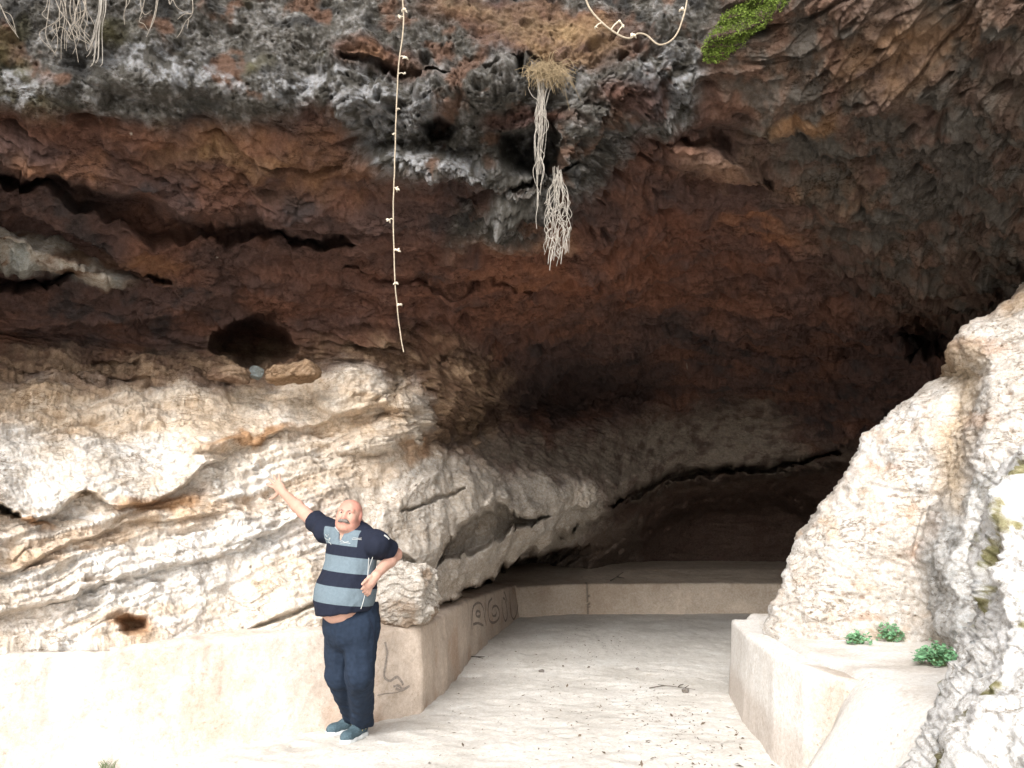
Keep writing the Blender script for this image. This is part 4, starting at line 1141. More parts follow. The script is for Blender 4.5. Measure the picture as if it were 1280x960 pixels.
M_NAVY = plain_material('navy_knit', (0.014, 0.017, 0.030), .9, .15, .25, 60, .25, .003)
M_WHITE = plain_material('white_trim', (0.42, 0.43, 0.42), .8, .2, .1, 60)
def collar_b(f):
    a = neck0 - UP * .035 + FACE * .012; b_ = neck0 + UP * .012 - FACE * .0
    f.cone(a - UP * .02, b_, .114, .100, .004)
    f.cone(a - UP * .05, b_ + UP * .08, .104, .080, .003, 'cut')
    f.plane(b_ + UP * .018, UP - FACE * .30); f.plane(a - UP * .035, -UP)
    f.cone(neck0 + FACE * .13 + UP * .05, chest + UP * .10 + FACE * .15, .050, .022, .004, 'cut')
sdf_part('collar', (-1.4, 5.2, 1.25), (-.85, 5.75, 1.7), .004, collar_b, M_NAVY, shirt, np.zeros(3) + root_p)

def tube(points, r, sides=6, taper=None, close=False, jit=0):
    """points -> (V, Q) of a round strand"""
    p = np.array(points, float); n = len(p)
    t = np.gradient(p, axis=0); t /= np.linalg.norm(t, axis=1, keepdims=True) + 1e-12
    ref = np.tile([0.31, -0.9, 0.29], (n, 1))
    u = np.cross(t, ref); u /= np.linalg.norm(u, axis=1, keepdims=True) + 1e-12
    w = np.cross(t, u)
    rr = np.full(n, r) if taper is None else np.linspace(r, taper, n)
    ang = np.linspace(0, 2 * math.pi, sides, endpoint=False)
    V = p[:, None] + rr[:, None, None] * (np.cos(ang)[None, :, None] * u[:, None] + np.sin(ang)[None, :, None] * w[:, None])
    V = V.reshape(-1, 3)
    i = np.arange(n * sides).reshape(n, sides); i = np.concatenate([i, i[:, :1]], 1)
    Q = np.stack([i[:-1, :-1], i[:-1, 1:], i[1:, 1:], i[1:, :-1]], -1).reshape(-1, 4)
    return V, Q
def spline(pts, n):
    p = np.array(pts, float); k = len(p)
    q = np.concatenate([[2 * p[0] - p[1]], p, [2 * p[-1] - p[-2]]])
    out = []
    for s_ in np.linspace(0, k - 1 - 1e-6, n):
        i = int(s_); t = s_ - i
        a, b_, c_, d_ = q[i], q[i + 1], q[i + 2], q[i + 3]
        out.append(.5 * (2 * b_ + (c_ - a) * t + (2 * a - 5 * b_ + 4 * c_ - d_) * t * t + (3 * b_ - a - 3 * c_ + d_) * t ** 3))
    return np.array(out)
class Bag:
    def __init__(s): s.V, s.Q, s.n = [], [], 0
    def add(s, V, Q): s.V.append(V); s.Q.append(np.asarray(Q) + s.n); s.n += len(V)
    def make(s, name, mat, parent=None, off=(0, 0, 0), **kw):
        return link(name, mesh_from(name, np.concatenate(s.V) - np.array(off), np.concatenate(s.Q), mat=mat, **kw), parent)
from mathutils.bvhtree import BVHTree
sbvh = BVHTree.FromPolygons((SV).tolist(), [tuple(p.vertices) for p in shirt.data.polygons])
def on_shirt(px, py, lift):
    d = at(px, py, 6.0) - np.array([0, 0, EYE]); h = sbvh.ray_cast(Vector((0, 0, EYE)), Vector(d).normalized())
    if h[0] is None: return at(px, py, 5.3)
    return np.array(h[0]) + np.array(h[1]) * lift * (1 if (h[1] @ Vector(d)) < 0 else -1)
def strip(pts, mat, name, r, n=14, lift=.0015):
    bag = Bag()
    for pl_ in pts:
        w = spline([on_shirt(x, y, lift) for x, y in pl_], n); bag.add(*tube(w, r, 5))
    return bag.make(name, mat, shirt, root_p)
strip([[(461, 697), (460, 712), (458, 730), (455, 748), (451, 761)], [(466, 696), (461, 712), (459.5, 730), (457, 745)]], M_WHITE, 'drawcord', .0030, 24)
strip([[(419, 659), (423, 664), (426, 667)]], M_WHITE, 'collar_trim', .0045, 8)
strip([[(440, 673), (443, 672.4), (448, 673), (452, 672.6)], [(440, 674.6), (446, 674.2), (452, 674.6)], [(425, 677), (428, 676), (431, 678), (436, 676.5)], [(426, 679), (433, 678.5), (438, 679.5)],
       ], M_WHITE, 'embroidery', .0017, 8)
strip([[(407, 668), (409, 671), (411, 668)], [(406, 672), (410, 675), (413, 672), (411, 677)], [(408, 679), (412, 678), (414, 681)]], M_WHITE, 'embroidery', .0017, 8)
strip([[(480, 669), (483, 671), (486, 674)]], M_WHITE, 'sleeve_badge', .0060, 8)

# --- trousers
def trous(f):
    f.ell(hipc + UP * .015, (.195, .160, .170), BODYM, .05)
    f.cone(hipc + UP * .03, hipc + UP * .14, .172, .176, .05)
    for h, k_, a_, o in ((hR, r_kn, r_an, 0), (hL, l_kn, l_an, 1)):
        f.cone(h, k_, .116, .088, .04); f.cone(k_, a_ - (FACE * .01), .088, .076, .04)
    f.plane(at(436, 761, 5.32), nrm(np.array([-.26, .10, 1.0])))
    f.plane(np.array([0, 0, .075]), -UP)
def trous_f(V):
    q = V.copy(); q[:, 2] *= .5
    low = sstep(.34, .12, V[:, 2])
    return .008 * fbm(q * 7, 3, 620) + .007 * ridged(V * np.array([9, 9, 1.6]), 2, 640) + .006 * low * fbm(V * np.array([5, 5, 22]), 2, 625) + .004 * fbm(V * np.array([9, 9, 20]), 2, 628)
M_TROUS = plain_material('navy_sweat_cloth', (0.017, 0.026, 0.044), .92, .12, .22, 40, .2, .004)
trous_o, TV = sdf_part('trousers', (-1.60, 4.95, .03), (-.65, 6.1, 1.15), .006, trous, M_TROUS, man, root_p, None, trous_f)
sbvh2 = BVHTree.FromPolygons(TV.tolist(), [tuple(p.vertices) for p in trous_o.data.polygons])

bag = Bag(); pts_ = []
for x_, y_ in ((461, 772), (464, 780), (467, 790), (468, 800)):
    d_ = at(x_, y_, 6.0) - np.array([0, 0, EYE]); h_ = sbvh2.ray_cast(Vector((0, 0, EYE)), Vector(d_).normalized())
    if h_[0] is not None: pts_.append(np.array(h_[0]))
if len(pts_) > 2:
    bag.add(*tube(spline(pts_, 14), .0035, 5)); bag.make('pocket_seam', M_NAVY, trous_o, root_p)
# --- shoes
M_SHOE = plain_material('teal_mesh', (0.060, 0.095, 0.115), .8, .25, .35, 90, .4, .003)
M_SOLE = plain_material('white_rubber', (0.60, 0.63, 0.64), .6, .3, .1, 40)
M_ACC = plain_material('yellow_trim', (0.62, 0.55, 0.25), .6, .3, .1, 40)
def shoe(heel, d, an_):
    side = np.cross(UP, d)
    M = np.stack([d, side, UP])
    w = lambda x, y, z: heel + d * x + side * y + UP * z
    def up(f):
        f.ell(w(.20, 0, .045), (.100, .048, .042), M, .03); f.ell(w(.075, 0, .058), (.075, .040, .055), M, .03)
        f.cone(w(.15, 0, .065), w(.07, 0, .10), .040, .040, .03); f.ell(w(.255, 0.0, .042), (.045, .042, .033), M, .03)
        f.cone(w(.055, 0, .10), w(.055, 0, .16), .034, .034, .008, 'cut')
        f.plane(w(0, 0, .024), -UP)
    def so(f):
        for a, b_, r in ((.045, .12, .041), (.12, .21, .045), (.21, .262, .046)):
            f.cone(w(a, 0, .016), w(b_, 0, .016), r, r, .02)
        f.plane(w(0, 0, .034), UP); f.plane(w(0, 0, .0), -UP); f.plane(w(.0, 0, .033), nrm(-d * 1 - UP * .2))
    lo = np.minimum(heel, heel + d * .32) - .08; hi = np.maximum(heel, heel + d * .32) + np.array([.08, .08, .2])
    lo[2] = -.02
    u, UV = sdf_part('shoe', lo, hi, .004, up, M_SHOE, man, root_p, folds=lambda V: .0025 * fbm(V * 40, 2, 5))
    sdf_part('sole', lo, hi, .004, so, M_SOLE, u, root_p)
    bag = Bag()
    for k in range(4):
        x = .125 + .022 * k; hgt = .102 - .011 * k
        bag.add(*tube(spline([w(x, -.028, hgt - .006), w(x, 0, hgt + .006), w(x, .028, hgt - .006)], 8), .004, 5))
    bag.make('lace', M_SOLE, u, root_p)
    bag = Bag()
    bag.add(*tube(spline([w(.05, .040, .075), w(.08, .042, .062), w(.10, .042, .075), w(.13, .043, .058)], 12), .0045, 5))
    bag.add(*tube(spline([w(.05, -.040, .075), w(.08, -.042, .062), w(.10, -.042, .075), w(.13, -.043, .058)], 12), .0045, 5))
    bag.make('side_stripe', M_ACC, u, root_p)
shoe(heelL, dirL, l_an); shoe(heelR, dirR, r_an)
# ================================================================== hanging vines and roots
CPX, CPY = to_px(P)
_k = (np.abs(CPX - 640) < 760) & (CPY > -120) & (CPY < 700) & (P[..., 1] > 1)
_cx, _cy, _cY = CPX[_k], CPY[_k], P[..., 1][_k]
def rock_Y(px, py, r=5, q=0.0):
    m = (np.abs(_cx - px) < r) & (np.abs(_cy - py) < r)
    return float(np.quantile(_cY[m], q)) if m.any() else 5.0
def front(px, py, gap=.03, r=5): return at(px, py, rock_Y(px, py, r) - gap)

M_VINE = plain_material('dry_vine', (0.36, 0.30, 0.225), .85, .2, .25, 60)
M_BUD = plain_material('dry_seed_head', (0.60, 0.53, 0.42), .85, .2, .25, 90)
M_ROOT = plain_material('pale_root', (0.27, 0.235, 0.195), .85, .2, .3, 50)
M_ROOTW = plain_material('bleached_root', (0.34, 0.31, 0.27), .85, .2, .25, 50)
M_STRAW = plain_material('straw', (0.27, 0.205, 0.125), .9, .15, .4, 60)

def bud_mesh(bag, c, s, seed):
    """a withered flower: a few curled petals and a stub of stalk"""
    r = np.random.default_rng(seed)
    for k in range(5):
        a = r.uniform(0, 6.28); d = np.array([math.cos(a), math.sin(a) * .8, r.uniform(-.9, .3)])
        tip = c + d * s * r.uniform(.6, 1.0)
        mid = c + d * s * .5 + np.array([0, 0, s * .2])
        V_, Q_ = tube(spline([c, mid, tip], 6), s * .20, 5, taper=s * .06)
        rr = np.sin(np.linspace(.25, 3.0, 6)); V_ = V_.reshape(6, 5, 3); ctr = V_.mean(1, keepdims=True)
        bag.add(((V_ - ctr) * (0.5 + 1.5 * rr[:, None, None]) + ctr).reshape(-1, 3), Q_)

def vine(name, pts, Y, r, buds, label, cat, group=None, n=120, wig=.006, extra=()):
    p = at([q[0] for q in pts], [q[1] for q in pts], Y)
    root = p[0].copy()
    o = empty(name, root, label, cat, group)
    w = spline(p, n); w = w + wig * np.stack([noise(w * 3, 1), noise(w * 3, 2) * .5, noise(w * 3, 3) * .3], -1) + .4 * wig * np.stack([noise(w * 11, 4), noise(w * 11, 5), 0 * w[:, 0]], -1)
    bag = Bag(); bag.add(*tube(w, r, 7, taper=r * .7))
    for e in extra:
        pe = at([q[0] for q in e], [q[1] for q in e], np.broadcast_to(Y if np.isscalar(Y) else Y[0], len(e)) - .02)
        bag.add(*tube(spline(pe, 30), r * .8, 6, taper=r * .5))
    bag.make('stem', M_VINE, o, root)
    for k, (bx, by, s) in enumerate(buds):
        c = at(bx, by, Y if np.isscalar(Y) else float(np.mean(Y)))
        j = np.argmin(np.linalg.norm(w - c, axis=1))
        bb = Bag(); bud_mesh(bb, c, s, 900 + k)
        bb.add(*tube(spline([w[j], (w[j] + c) / 2 + np.array([0, 0, .008]), c], 6), r * .6, 5))
        bb.make('seed_head', M_BUD, o, root)
    return o
Yv = min(rock_Y(503, 30, 8), rock_Y(495, 150, 8), rock_Y(492, 220, 8)) - .08
vine('hanging_vine', [(501, -70), (503, -20), (504, 30), (500, 70), (497, 110), (494, 180), (492, 250), (493, 310), (494, 360), (499, 405), (505, 440)], Yv, .0055,
     [(504, 12, .032), (499, 22, .03), (507, 72, .028), (505, 92, .018), (497, 136, .018), (491, 168, .016), (496, 236, .026), (486, 275, .026), (497, 313, .026), (495, 354, .024), (500, 381, .024), (503, -15, .03)],
     'long thin dry vine hanging straight down in front of the brown roof', 'vine', n=200)
Yl = min(rock_Y(x, y, 8) for x, y in ((745, 20), (790, 45), (825, 55), (855, 20))) - .06
vine('hanging_vine', [(728, -40), (733, 0), (748, 24), (770, 42), (786, 48), (797, 42), (808, 44), (824, 56), (842, 48), (853, 27), (859, 0), (860, -40)], Yl, .0075,
     [(773, 27, .030), (778, 33, .026), (792, 44, .034), (851, 12, .03), (744, 34, .018)], 'thick pale vine looping down from the top edge near the green moss', 'vine', n=120)

def root_bunch(name, strands, mat, root, label, group=None, crown=None):
    o = empty(name, root, label, 'roots', group)
    bag = Bag()
    for pts, r0, r1, n in strands: bag.add(*tube(spline(pts, n), r0, 5, taper=r1))
    bag.make('root_strands', mat, o, root)
    return o
R_ = np.random.default_rng(5)
# the straw-topped tuft in the middle of the crust
Yc = rock_Y(680, 100, 14) - .06
st = []
for k in range(26):
    x0 = 680 + R_.normal(0, 7); ln = R_.choice([160, 120, 90, 60, 190], p=[.2, .25, .25, .2, .1])
    mx = 675 + R_.normal(0, 3.5); yb = 98
    pts = [(x0, yb), (x0 * .4 + mx * .6, yb + ln * .25), (mx + R_.normal(0, 2.5), yb + ln * .5), (mx + R_.normal(-1, 2.5), yb + ln * .75), (673 + R_.normal(0, 2), yb + ln)]
    st.append(([at(a, b, Yc + R_.normal(0, .015) + .01) for a, b in pts], .0023, .0009, 26))
for a in (-1, 1):
    for k in range(4):
        w = R_.uniform(4, 13); y0 = R_.uniform(125, 200); l_ = R_.uniform(22, 55)
        st.append(([at(x, y, Yc - .01) for x, y in ((676, y0), (676 + a * w * .7, y0 + .3 * l_), (675 + a * w * R_.uniform(.4, 1), y0 + .65 * l_), (675, y0 + l_))], .0024, .0014, 16))
st.append(([at(x, y, Yc) for x, y in ((668, 92), (658, 100), (664, 118), (672, 125))], .003, .002, 16))
st.append(([at(x, y, Yc) for x, y in ((673, 240), (672, 258), (670, 272), (671, 286))], .0028, .0015, 16))
o = root_bunch('root_tuft', st, M_ROOTW, at(680, 96, Yc), 'root tuft with a straw-coloured crown and one long white tail of roots')
bag = Bag()
for k in range(260):
    a = R_.uniform(-1.1, 1.1); b_ = R_.uniform(0, 1)
    cx0, cy0 = 682 + R_.normal(0, 9), 92 + R_.normal(0, 5)
    ex, ey = cx0 + R_.normal(4, 15), cy0 + R_.uniform(-6, 20)
    Y0 = Yc + R_.normal(0, .05)
    bag.add(*tube(spline([at(cx0, cy0, Y0), at((cx0 + ex) / 2 + R_.normal(0, 3), min(cy0, ey) - R_.uniform(0, 9), Y0 - R_.uniform(-.02, .06)), at(ex, ey, Y0)], 9), .0030, 4, taper=.0012))
for ex, ey in ((702, 70), (660, 74), (726, 126), (712, 138), (650, 98), (705, 120), (718, 110), (692, 72)):
    bag.add(*tube(spline([at(684, 90, Yc), at((684 + ex) / 2, min(90, ey) - 6, Yc - .05), at(ex, ey, Yc - .02)], 14), .0028, 4, taper=.001))
bag.make('straw_crown', M_STRAW, o, at(680, 96, Yc))
# the lacy net of roots below it
Yn = rock_Y(700, 240, 12) - .06
st = []
for k in range(24):
    u = k / 23; xt = 697 + 8 * (u - .5) + R_.normal(0, 2); xb = 684 + 27 * u + R_.normal(0, 2.5)
    ph = R_.uniform(0, 6.28); ln = 88 + 34 * R_.random() * (1 - abs(u - .45)); pts = []; y00 = R_.uniform(206, 226)
    for t in np.linspace(0, 1, 11):
        y = y00 + ln * t
        spread = sstep(0, .35, t)
        x = xt + (xb - xt) * spread - 6 * max(0, t - .7) + (2.4 * math.sin(ph + t * 15 + k * 2.1) + 1.6 * math.sin(ph * 3 + t * 37)) * spread
        pts.append(at(x, y, Yn + .02 * math.sin(ph * 2 + t * 11)))
    st.append((pts, .0024, .0015, 44))
for k in range(46):
    y = R_.uniform(245, 318); x = R_.uniform(686, 710) - max(0, y - 290) * .15; dx = R_.choice([-1, 1]) * R_.uniform(4, 8)
    st.append(([at(x, y, Yn), at(x + dx * .5, y + 2, Yn - .01), at(x + dx, y + R_.uniform(3, 9), Yn)], .0026, .0018, 8))
for tx, ty in ((687, 338), (701, 330), (692, 326), (706, 318), (685, 330)):
    st.append(([at(tx + 6, ty - 34, Yn), at(tx + 2, ty - 16, Yn), at(tx, ty, Yn)], .0042, .002, 12))
root_bunch('root_net', st, M_ROOTW, at(698, 216, Yn), 'lacy net of knotted white roots hanging below the straw-topped root tuft')
# roots along the top edge at the left
def hang(pts_list, r, jitter, label, mat=M_ROOT, group='roots along the top left edge', gap=.05):
    st = []; Y = min(rock_Y(x, max(y, 0), 7) for q in pts_list for x, y in q if -5 < y < 150) - gap
    for q in pts_list:
        st.append(([at(x, y, Y + R_.normal(0, .012)) for x, y in q], r, r * .45, 30))
    return root_bunch('hanging_roots', st, mat, at(pts_list[0][0][0], pts_list[0][0][1], Y), label, group)
q = []
for k in range(16):
    dx = R_.normal(0, 1); e = R_.uniform(50, 88)
    q.append([(128 + dx * 2, -25), (127 + dx * 2.2, 12), (122 + dx * 2.5, 35), (119 + dx * 4.0, e - 8), (117 + dx * 4.5 - 2, e)])
hang(q, .0036, 0, 'straight tapering bundle of pale roots, the densest along the top left edge', M_ROOTW)
q = []
for k in range(22):
    x = R_.uniform(62, 108); e = R_.uniform(25, 75)
    q.append([(x + R_.normal(0, 4), -25), (x + R_.normal(0, 4), e * .3), (x + R_.normal(-2, 6), e * .65), (x + R_.normal(0, 9), e)])
q += [[(74, 12), (84, 26), (96, 42), (98, 50)], [(85, 26), (92, 45), (95, 60), (98, 78)], [(70, 30), (72, 55), (66, 72)], [(62, 40), (78, 34), (90, 50), (99, 44)]]
hang(q, .0028, 0, 'wide tangle of thin pale roots left of the dense root bundle')
hang([[(157, -20), (158, 4), (155, 18), (156, 31)], [(160, -20), (162, 0), (157, 10)]], .0032, 0, 'short single root strand right of the dense root bundle')
hang([[(196, -20), (195, 8), (190, 28), (186, 38), (180, 30), (174, 27), (178, 20)], [(200, -20), (197, 4), (193, 24), (187, 37), (183, 46)], [(178, -20), (176, 6), (181, 18), (190, 13)], [(184, -15), (178, 12), (174, 24)]], .0032, 0, 'curly looping root strands between the single strand and the forked root')
hang([[(238, -20), (241, 4), (240, 18), (232, 27), (226, 40), (221, 47)], [(240, 17), (230, 18), (222, 24)], [(210, -15), (212, 5), (216, 0), (222, 10), (236, 17)], [(236, 24), (234, 36)]], .0034, 0, 'forked pinkish root farthest right along the top left edge')
hang([[(2, 10), (8, 22), (16, 34), (22, 46)], [(4, 14), (14, 20), (20, 40)], [(0, 5), (10, 28), (24, 48)]], .0026, 0, 'thin faint root strands in the far top left corner')

# ================================================================== moss
M_MOSS = plain_material('bright_moss', (0.145, 0.20, 0.040), .9, .15, .75, 22)
mp = [(880, 62), (888, 44), (905, 20), (935, 2), (950, -25), (1000, -25), (980, 6), (958, 26), (930, 50), (905, 74), (886, 74)]
msel = (poly_sd(CPX + wob * 8, CPY + wob2 * 6, mp) < 2) & (P[..., 1] > 1)
mi = np.argwhere(msel)
Nf = grid_normals(P); Nf *= -np.sign((Nf * (P - np.array([0, 0, EYE]))).sum(-1, keepdims=True))
bag = Bag()
sel_ = mi[R_.choice(len(mi), 14000)]
for (a, b_) in sel_:
    c0 = P[a, b_]; n0 = Nf[a, b_]
    d = nrm(n0 * .8 + R_.normal(0, .5, 3)); s = np.cross(d, R_.normal(0, 1, 3)); s /= np.linalg.norm(s) + 1e-9
    L0 = R_.uniform(.005, .011) * (1 + .8 * max(0, noise(c0[None] * 6, 3)[0])); w0 = L0 * .36
    c0 = c0 + R_.normal(0, .006, 3) + n0 * (R_.uniform(-.01, .012) + .05 * max(0, noise(c0[None] * 9, 5)[0]))
    bag.add(np.array([c0 - s * w0, c0 + s * w0, c0 + s * w0 * .7 + d * L0, c0 - s * w0 * .7 + d * L0 * .9]), [[0, 1, 2, 3]])
moss = bag.make('moss_patch', M_MOSS, None, at(925, 35, rock_Y(925, 35, 8)))
moss.location = at(925, 35, rock_Y(925, 35, 8))
tag(moss, 'bright green moss cushion clinging to the rock at the top edge', 'moss')

# ================================================================== green plants on the sandy bench
M_LEAF = plain_material('soft_leaf', (0.15, 0.31, 0.16), .65, .3, .4, 25)
M_STEM = plain_material('green_stem', (0.16, 0.22, 0.10), .8, .2, .3, 40)
sb = bpy.data.objects['sand_bank'].data
nv_ = len(sb.vertices); co = np.zeros(nv_ * 3, np.float32); sb.vertices.foreach_get('co', co)
sand_bvh = BVHTree.FromPolygons(co.reshape(-1, 3).tolist(), [tuple(p.vertices) for p in sb.polygons])
def on_sand(px, py):
    d = at(px, py, 6.0) - np.array([0, 0, EYE]); h = sand_bvh.ray_cast(Vector((0, 0, EYE)), Vector(d).normalized())
    return np.array(h[0]) if h[0] is not None else at(px, py, 5.2)
def leafy_plant(px, py, rx, hgt, n, seed, label):
    r = np.random.default_rng(seed)
    b0 = on_sand(px, py)
    o = empty('green_plant', b0, label, 'plant', 'leafy plants on the sandy bench')
    lv, sm = Bag(), Bag()
    for k in range(n):
        a = r.uniform(0, 6.283); rad = rx * math.sqrt(r.random()); top = hgt * (1 - .55 * (rad / rx) ** 2) * r.uniform(.35, 1.12)
        tip = np.array([math.cos(a) * rad, math.sin(a) * rad * .8, top])
        sm.add(*tube(spline([np.array([math.cos(a), math.sin(a), 0]) * rad * .25 + np.array([0, 0, -.01]), tip * .5 + np.array([0, 0, .02]), tip], 6), .0022, 4, taper=.0012))
        for j in range(3):
            c0 = tip + r.normal(0, .012, 3)
            nrm_ = nrm(np.array([r.normal(0, .5), r.normal(-.25, .5), 1.0])); u = nrm(np.cross(nrm_, r.normal(0, 1, 3))); w = np.cross(nrm_, u)
            sz = r.uniform(.008, .015)
            ring = []
            for t in range(9):                              # a lobed, slightly cupped blade
                th = t / 9 * 6.283; rr = sz * (1 + .28 * math.cos(3 * th))
                ring.append(c0 + u * math.cos(th) * rr + w * math.sin(th) * rr + nrm_ * sz * .25)
            lv.add(np.array([c0] + ring), [[0, 1 + t, 1 + (t + 1) % 9, 1 + (t + 1) % 9] for t in range(0)] + [[0, 1 + t, 1 + (t + 1) % 9, 1 + (t + 2) % 9] for t in range(0, 8, 2)] + [[0, 9, 1, 1]][:0])
    lv.make('foliage', M_LEAF, o); sm.make('stems', M_STEM, o)
leafy_plant(1073, 805, .085, .075, 52, 31, 'smallest and leftmost of the green leafy plants on the sandy bench')
leafy_plant(1113, 802, .085, .125, 68, 32, 'upright green leafy plant between the low small one and the broad bushy one')
leafy_plant(1174, 832, .135, .115, 150, 33, 'broadest bushy green plant, against the foot of the grey rock')

# tuft of grass at the foot of the long wall
gb0 = floor_at(132, 962)
o = empty('grass_tuft', gb0, 'tiny green grass tuft at the foot of the long wall, bottom left', 'grass')
bag = Bag()
for k in range(40):
    a = R_.uniform(0, 6.28); l_ = R_.uniform(.03, .07); b_ = np.array([R_.normal(0, .028), R_.normal(0, .014), 0])
    bag.add(*tube(spline([b_, b_ + np.array([math.cos(a) * .01, math.sin(a) * .01, l_ * .6]), b_ + np.array([math.cos(a) * .03, math.sin(a) * .03, l_])], 5), .002, 3, taper=.0006))
bag.make('blades', M_STEM, o)

# ================================================================== graffiti on the plaster
wv = np.zeros(len(wall_l.data.vertices) * 3, np.float32); wall_l.data.vertices.foreach_get('co', wv)
wall_bvh = BVHTree.FromPolygons(wv.reshape(-1, 3).tolist(), [tuple(p.vertices) for p in wall_l.data.polygons])
M_PAINT = plain_material('faded_dark_paint', (0.25, 0.205, 0.175), .9, .2, .35, 60)
M_PAINT2 = plain_material('faded_grey_paint', (0.30, 0.255, 0.22), .9, .2, .35, 60)
def on_wall(px, py, lift=.004):
    d = Vector((at(px, py, 8.0) - np.array([0, 0, EYE])).tolist()).normalized(); h = wall_bvh.ray_cast(Vector((0, 0, EYE)), d)
    if h[0] is None: return None, None
    n_ = np.array(h[1]);
    if n_ @ np.array(d) > 0: n_ = -n_
    return np.array(h[0]) + n_ * lift, n_
def graffiti(strokes, width, mat, label):
    bag = Bag()
    for pts in strokes:
        s2 = spline([(x, y, 0) for x, y in pts], max(14, len(pts) * 8))[:, :2]
        c0, nn_ = [], []
        for x, y in s2:
            p_, n_ = on_wall(x, y)
            if p_ is not None: c0.append(p_); nn_.append(n_)
        if len(c0) < 3: continue
        c0 = np.array(c0); nn_ = np.array(nn_); t = np.gradient(c0, axis=0); t /= np.linalg.norm(t, axis=1, keepdims=True) + 1e-9
        s_ = np.cross(t, nn_); s_ /= np.linalg.norm(s_, axis=1, keepdims=True) + 1e-9
        wd = width * (1 + .35 * noise(c0 * 25, 8))[:, None]
        V_ = np.stack([c0 - s_ * wd, c0 + s_ * wd], 1).reshape(-1, 3); i = np.arange(len(c0) - 1) * 2
        bag.add(V_, np.stack([i, i + 1, i + 3, i + 2], 1))
    g = bag.make('graffiti', mat, wall_l); g['label'] = label
z7 = lambda L: [(556 + x / 8, 700.5 + y / 8) for x, y in L]
graffiti([z7([(268, 690), (270, 560), (284, 465), (318, 428), (355, 432), (384, 485), (396, 570), (412, 650)]), z7([(280, 640), (330, 628), (384, 652)]),
          z7([(330, 505), (352, 520), (348, 555), (325, 562), (308, 540), (318, 510), (334, 506)])], .016, M_PAINT, 'dark spray-painted letter A on the inner wall')
graffiti([z7([(470, 378), (436, 430), (432, 530), (452, 610), (500, 618), (540, 570), (540, 500), (512, 455), (478, 470), (468, 520), (480, 555), (508, 548), (515, 515)]), z7([(398, 420), (402, 480), (408, 560)])], .016, M_PAINT, 'dark spiral spray-painted letter G on the inner wall')
graffiti([z7([(570, 395), (572, 480), (585, 560), (604, 606), (622, 560), (616, 470), (600, 392), (578, 378)]), z7([(588, 312), (604, 350), (620, 410)])], .017, M_PAINT, 'dark tall looped spray-painted letter on the inner wall')
graffiti([z7([(648, 300), (652, 430), (662, 540), (686, 588), (716, 530), (730, 430), (730, 350)]), z7([(752, 318), (774, 380), (772, 470), (752, 555)])], .017, M_PAINT, 'dark spray-painted letter U and curved stroke on the inner wall')
z5 = lambda L: [(340 + x / 4.573, 750 + y / 4.571) for x, y in L]
graffiti([z5([(645, 240), (656, 300), (648, 370), (640, 435), (672, 462), (712, 440), (738, 465), (748, 485)]), z5([(692, 494), (722, 490), (748, 508), (785, 490)]), z5([(705, 505), (740, 516), (770, 500)])], .010, M_PAINT2, 'dark snaking scribble on the outer wall beside the man')
graffiti([z5([(600, 545), (650, 535), (700, 530), (745, 518)])], .004, M_PAINT2, 'faint scratched line on the outer wall')

# ================================================================== litter on the sand
gv = np.zeros(len(bpy.data.objects['ground'].data.vertices) * 3, np.float32); bpy.data.objects['ground'].data.vertices.foreach_get('co', gv)
gzi = gv.reshape(len(ya), len(xa), 3)[..., 2]
def gheight(x, y):
    i = np.clip(np.searchsorted(ya, y) - 1, 0, len(ya) - 2); j = np.clip(np.searchsorted(xa, x) - 1, 0, len(xa) - 2)
    u = (x - xa[j]) / (xa[j + 1] - xa[j]); v = (y - ya[i]) / (ya[i + 1] - ya[i])
    return (gzi[i, j] * (1 - u) + gzi[i, j + 1] * u) * (1 - v) + (gzi[i + 1, j] * (1 - u) + gzi[i + 1, j + 1] * u) * v
M_LITTER = plain_material('dead_leaf', (0.14, 0.105, 0.075), .9, .2, .6, 12)
bag = Bag()
cl = [(R_.uniform(-.3, 1.7), R_.uniform(5.0, 11)) for _ in range(26)]
for k in range(1000):
    if k % 3 == 0: x, y = R_.uniform(-.7, 1.8), R_.uniform(4.6, 12.5)
    else:
        c0 = cl[int(R_.integers(0, len(cl)))] if k % 3 == 1 else (1.25, 6.1)
        x, y = c0[0] + R_.normal(0, .22), c0[1] + R_.normal(0, .35 if k % 3 == 1 else .9)
    if y < 12.6 and not (-.6 + .05 * (y - 6) < x < 1.72 and y > 4.5): continue
    if x < -1.0 + .1 * y - .35: continue
    s = R_.uniform(.0025, .008) * (1.9 if R_.random() < .07 else 1); a = R_.uniform(0, 3.14); el_ = R_.uniform(1.2, 3.2)
    d = np.array([math.cos(a), math.sin(a), R_.normal(0, .2)]); w = np.array([-math.sin(a), math.cos(a), R_.normal(0, .35)])
    c0 = np.array([x, y, gheight(x, y) + s * .35])
    bag.add(np.array([c0 - d * s * el_, c0 + w * s * .8 + [0, 0, s * .4], c0 + d * s * el_ + [0, 0, s * .3], c0 - w * s * .8 + [0, 0, s * .3]]), [[0, 1, 2, 3]])
lit = bag.make('leaf_litter', M_LITTER)
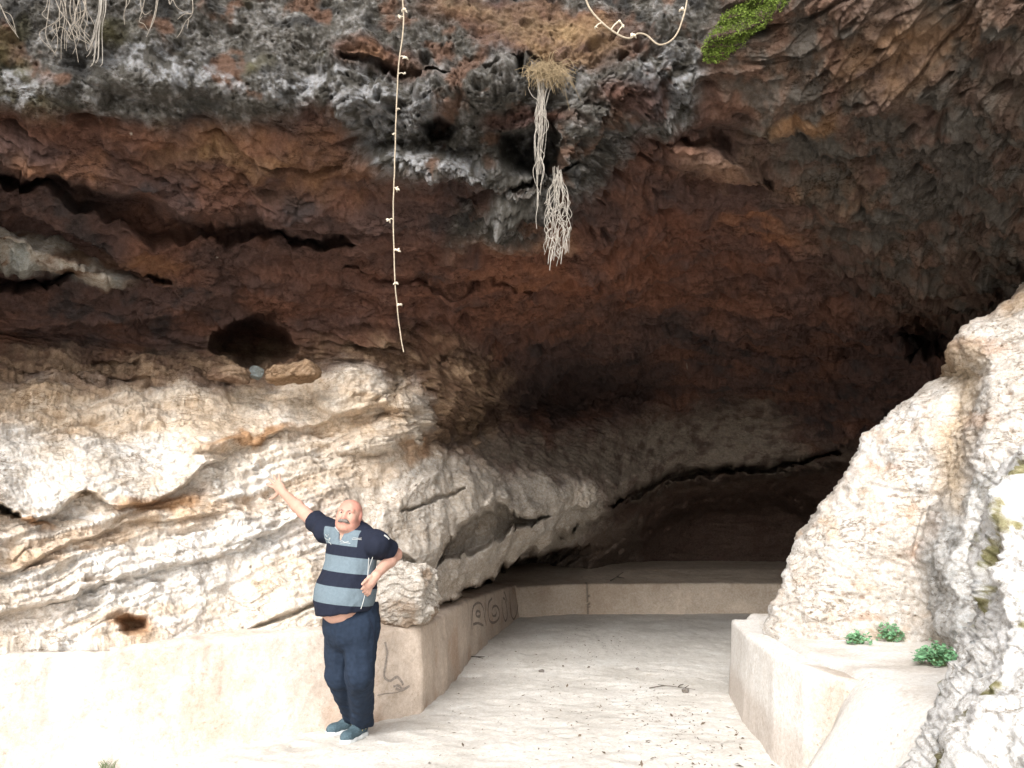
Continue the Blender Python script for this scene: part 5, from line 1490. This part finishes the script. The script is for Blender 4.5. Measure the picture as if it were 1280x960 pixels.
tag(lit, 'tiny dry leaf crumbs strewn over the sandy floor', 'litter', kind='stuff')
M_TWIG = plain_material('dark_twig', (0.09, 0.075, 0.06), .9, .2, .4, 60)
def twig(px, py, segs, r, label, z0=None, mat=M_TWIG):
    b0 = floor_at(px, py) if z0 is None else at(px, py, z0)
    o = empty('twig', b0, label, 'twig')
    bag = Bag()
    for s_ in segs:
        w = spline([(x, y, z + (gheight(b0[0] + x, b0[1] + y) if z0 is None else 0)) for x, y, z in s_], 12); bag.add(*tube(w, r, 5, taper=r * .4))
    bag.make('branch', mat, o)
twig(842, 863, [[(-.22, .05, .006), (-.08, .0, .03), (.05, .03, .018), (.20, -.03, .008)], [(-.08, 0, .03), (-.12, .14, .02)], [(.05, .03, .018), (.10, .16, .012), (.14, .2, .008)], [(.1, 0, .012), (.16, .07, .03)]], .0055, 'forked dry twig lying on the sand left of the whitewashed bench wall')
twig(610, 787, [[(-.16, .02, .008), (0, 0, .02), (.14, .04, .008)], [(0, 0, .02), (.05, .12, .01)]], .008, 'dark twig lying on the sand below the graffiti letters')
twig(593, 823, [[(-.05, .06, .008), (.02, 0, .015), (.10, -.06, .008)], [(.02, 0, .015), (.12, .05, .008)]], .006, 'thin dark twig at the foot of the inner graffiti wall')
twig(771, 724, [[(-.12, -.06, -.02), (0, 0, .04), (.12, .04, .12)], [(0, 0, .04), (.13, 0, .02)]], .012, 'dark stick poking from the sand above the back wall', z0=13.6)
# a handful of loose stones
def pebble(px, py, s, seed, label):
    p_ = floor_at(px, py); p_[2] = gheight(p_[0], p_[1]) + s * .25
    block('pebble', tuple(p_), (s * 1.3, s, s * .7), R_.uniform(0, 3), seed, pale_block(seed, (.24, .22, .2), (.15, .13, .11)), label, 'stone', n=14, power=2.6, relief=.4)
pebble(677, 841, .045, 701, 'small dark stone alone in the middle of the sandy floor')
pebble(857, 866, .06, 702, 'dark pebble beside the forked twig on the sand')
pebble(797, 838, .035, 703, 'tiny dark stone on the sand right of the lone middle stone')
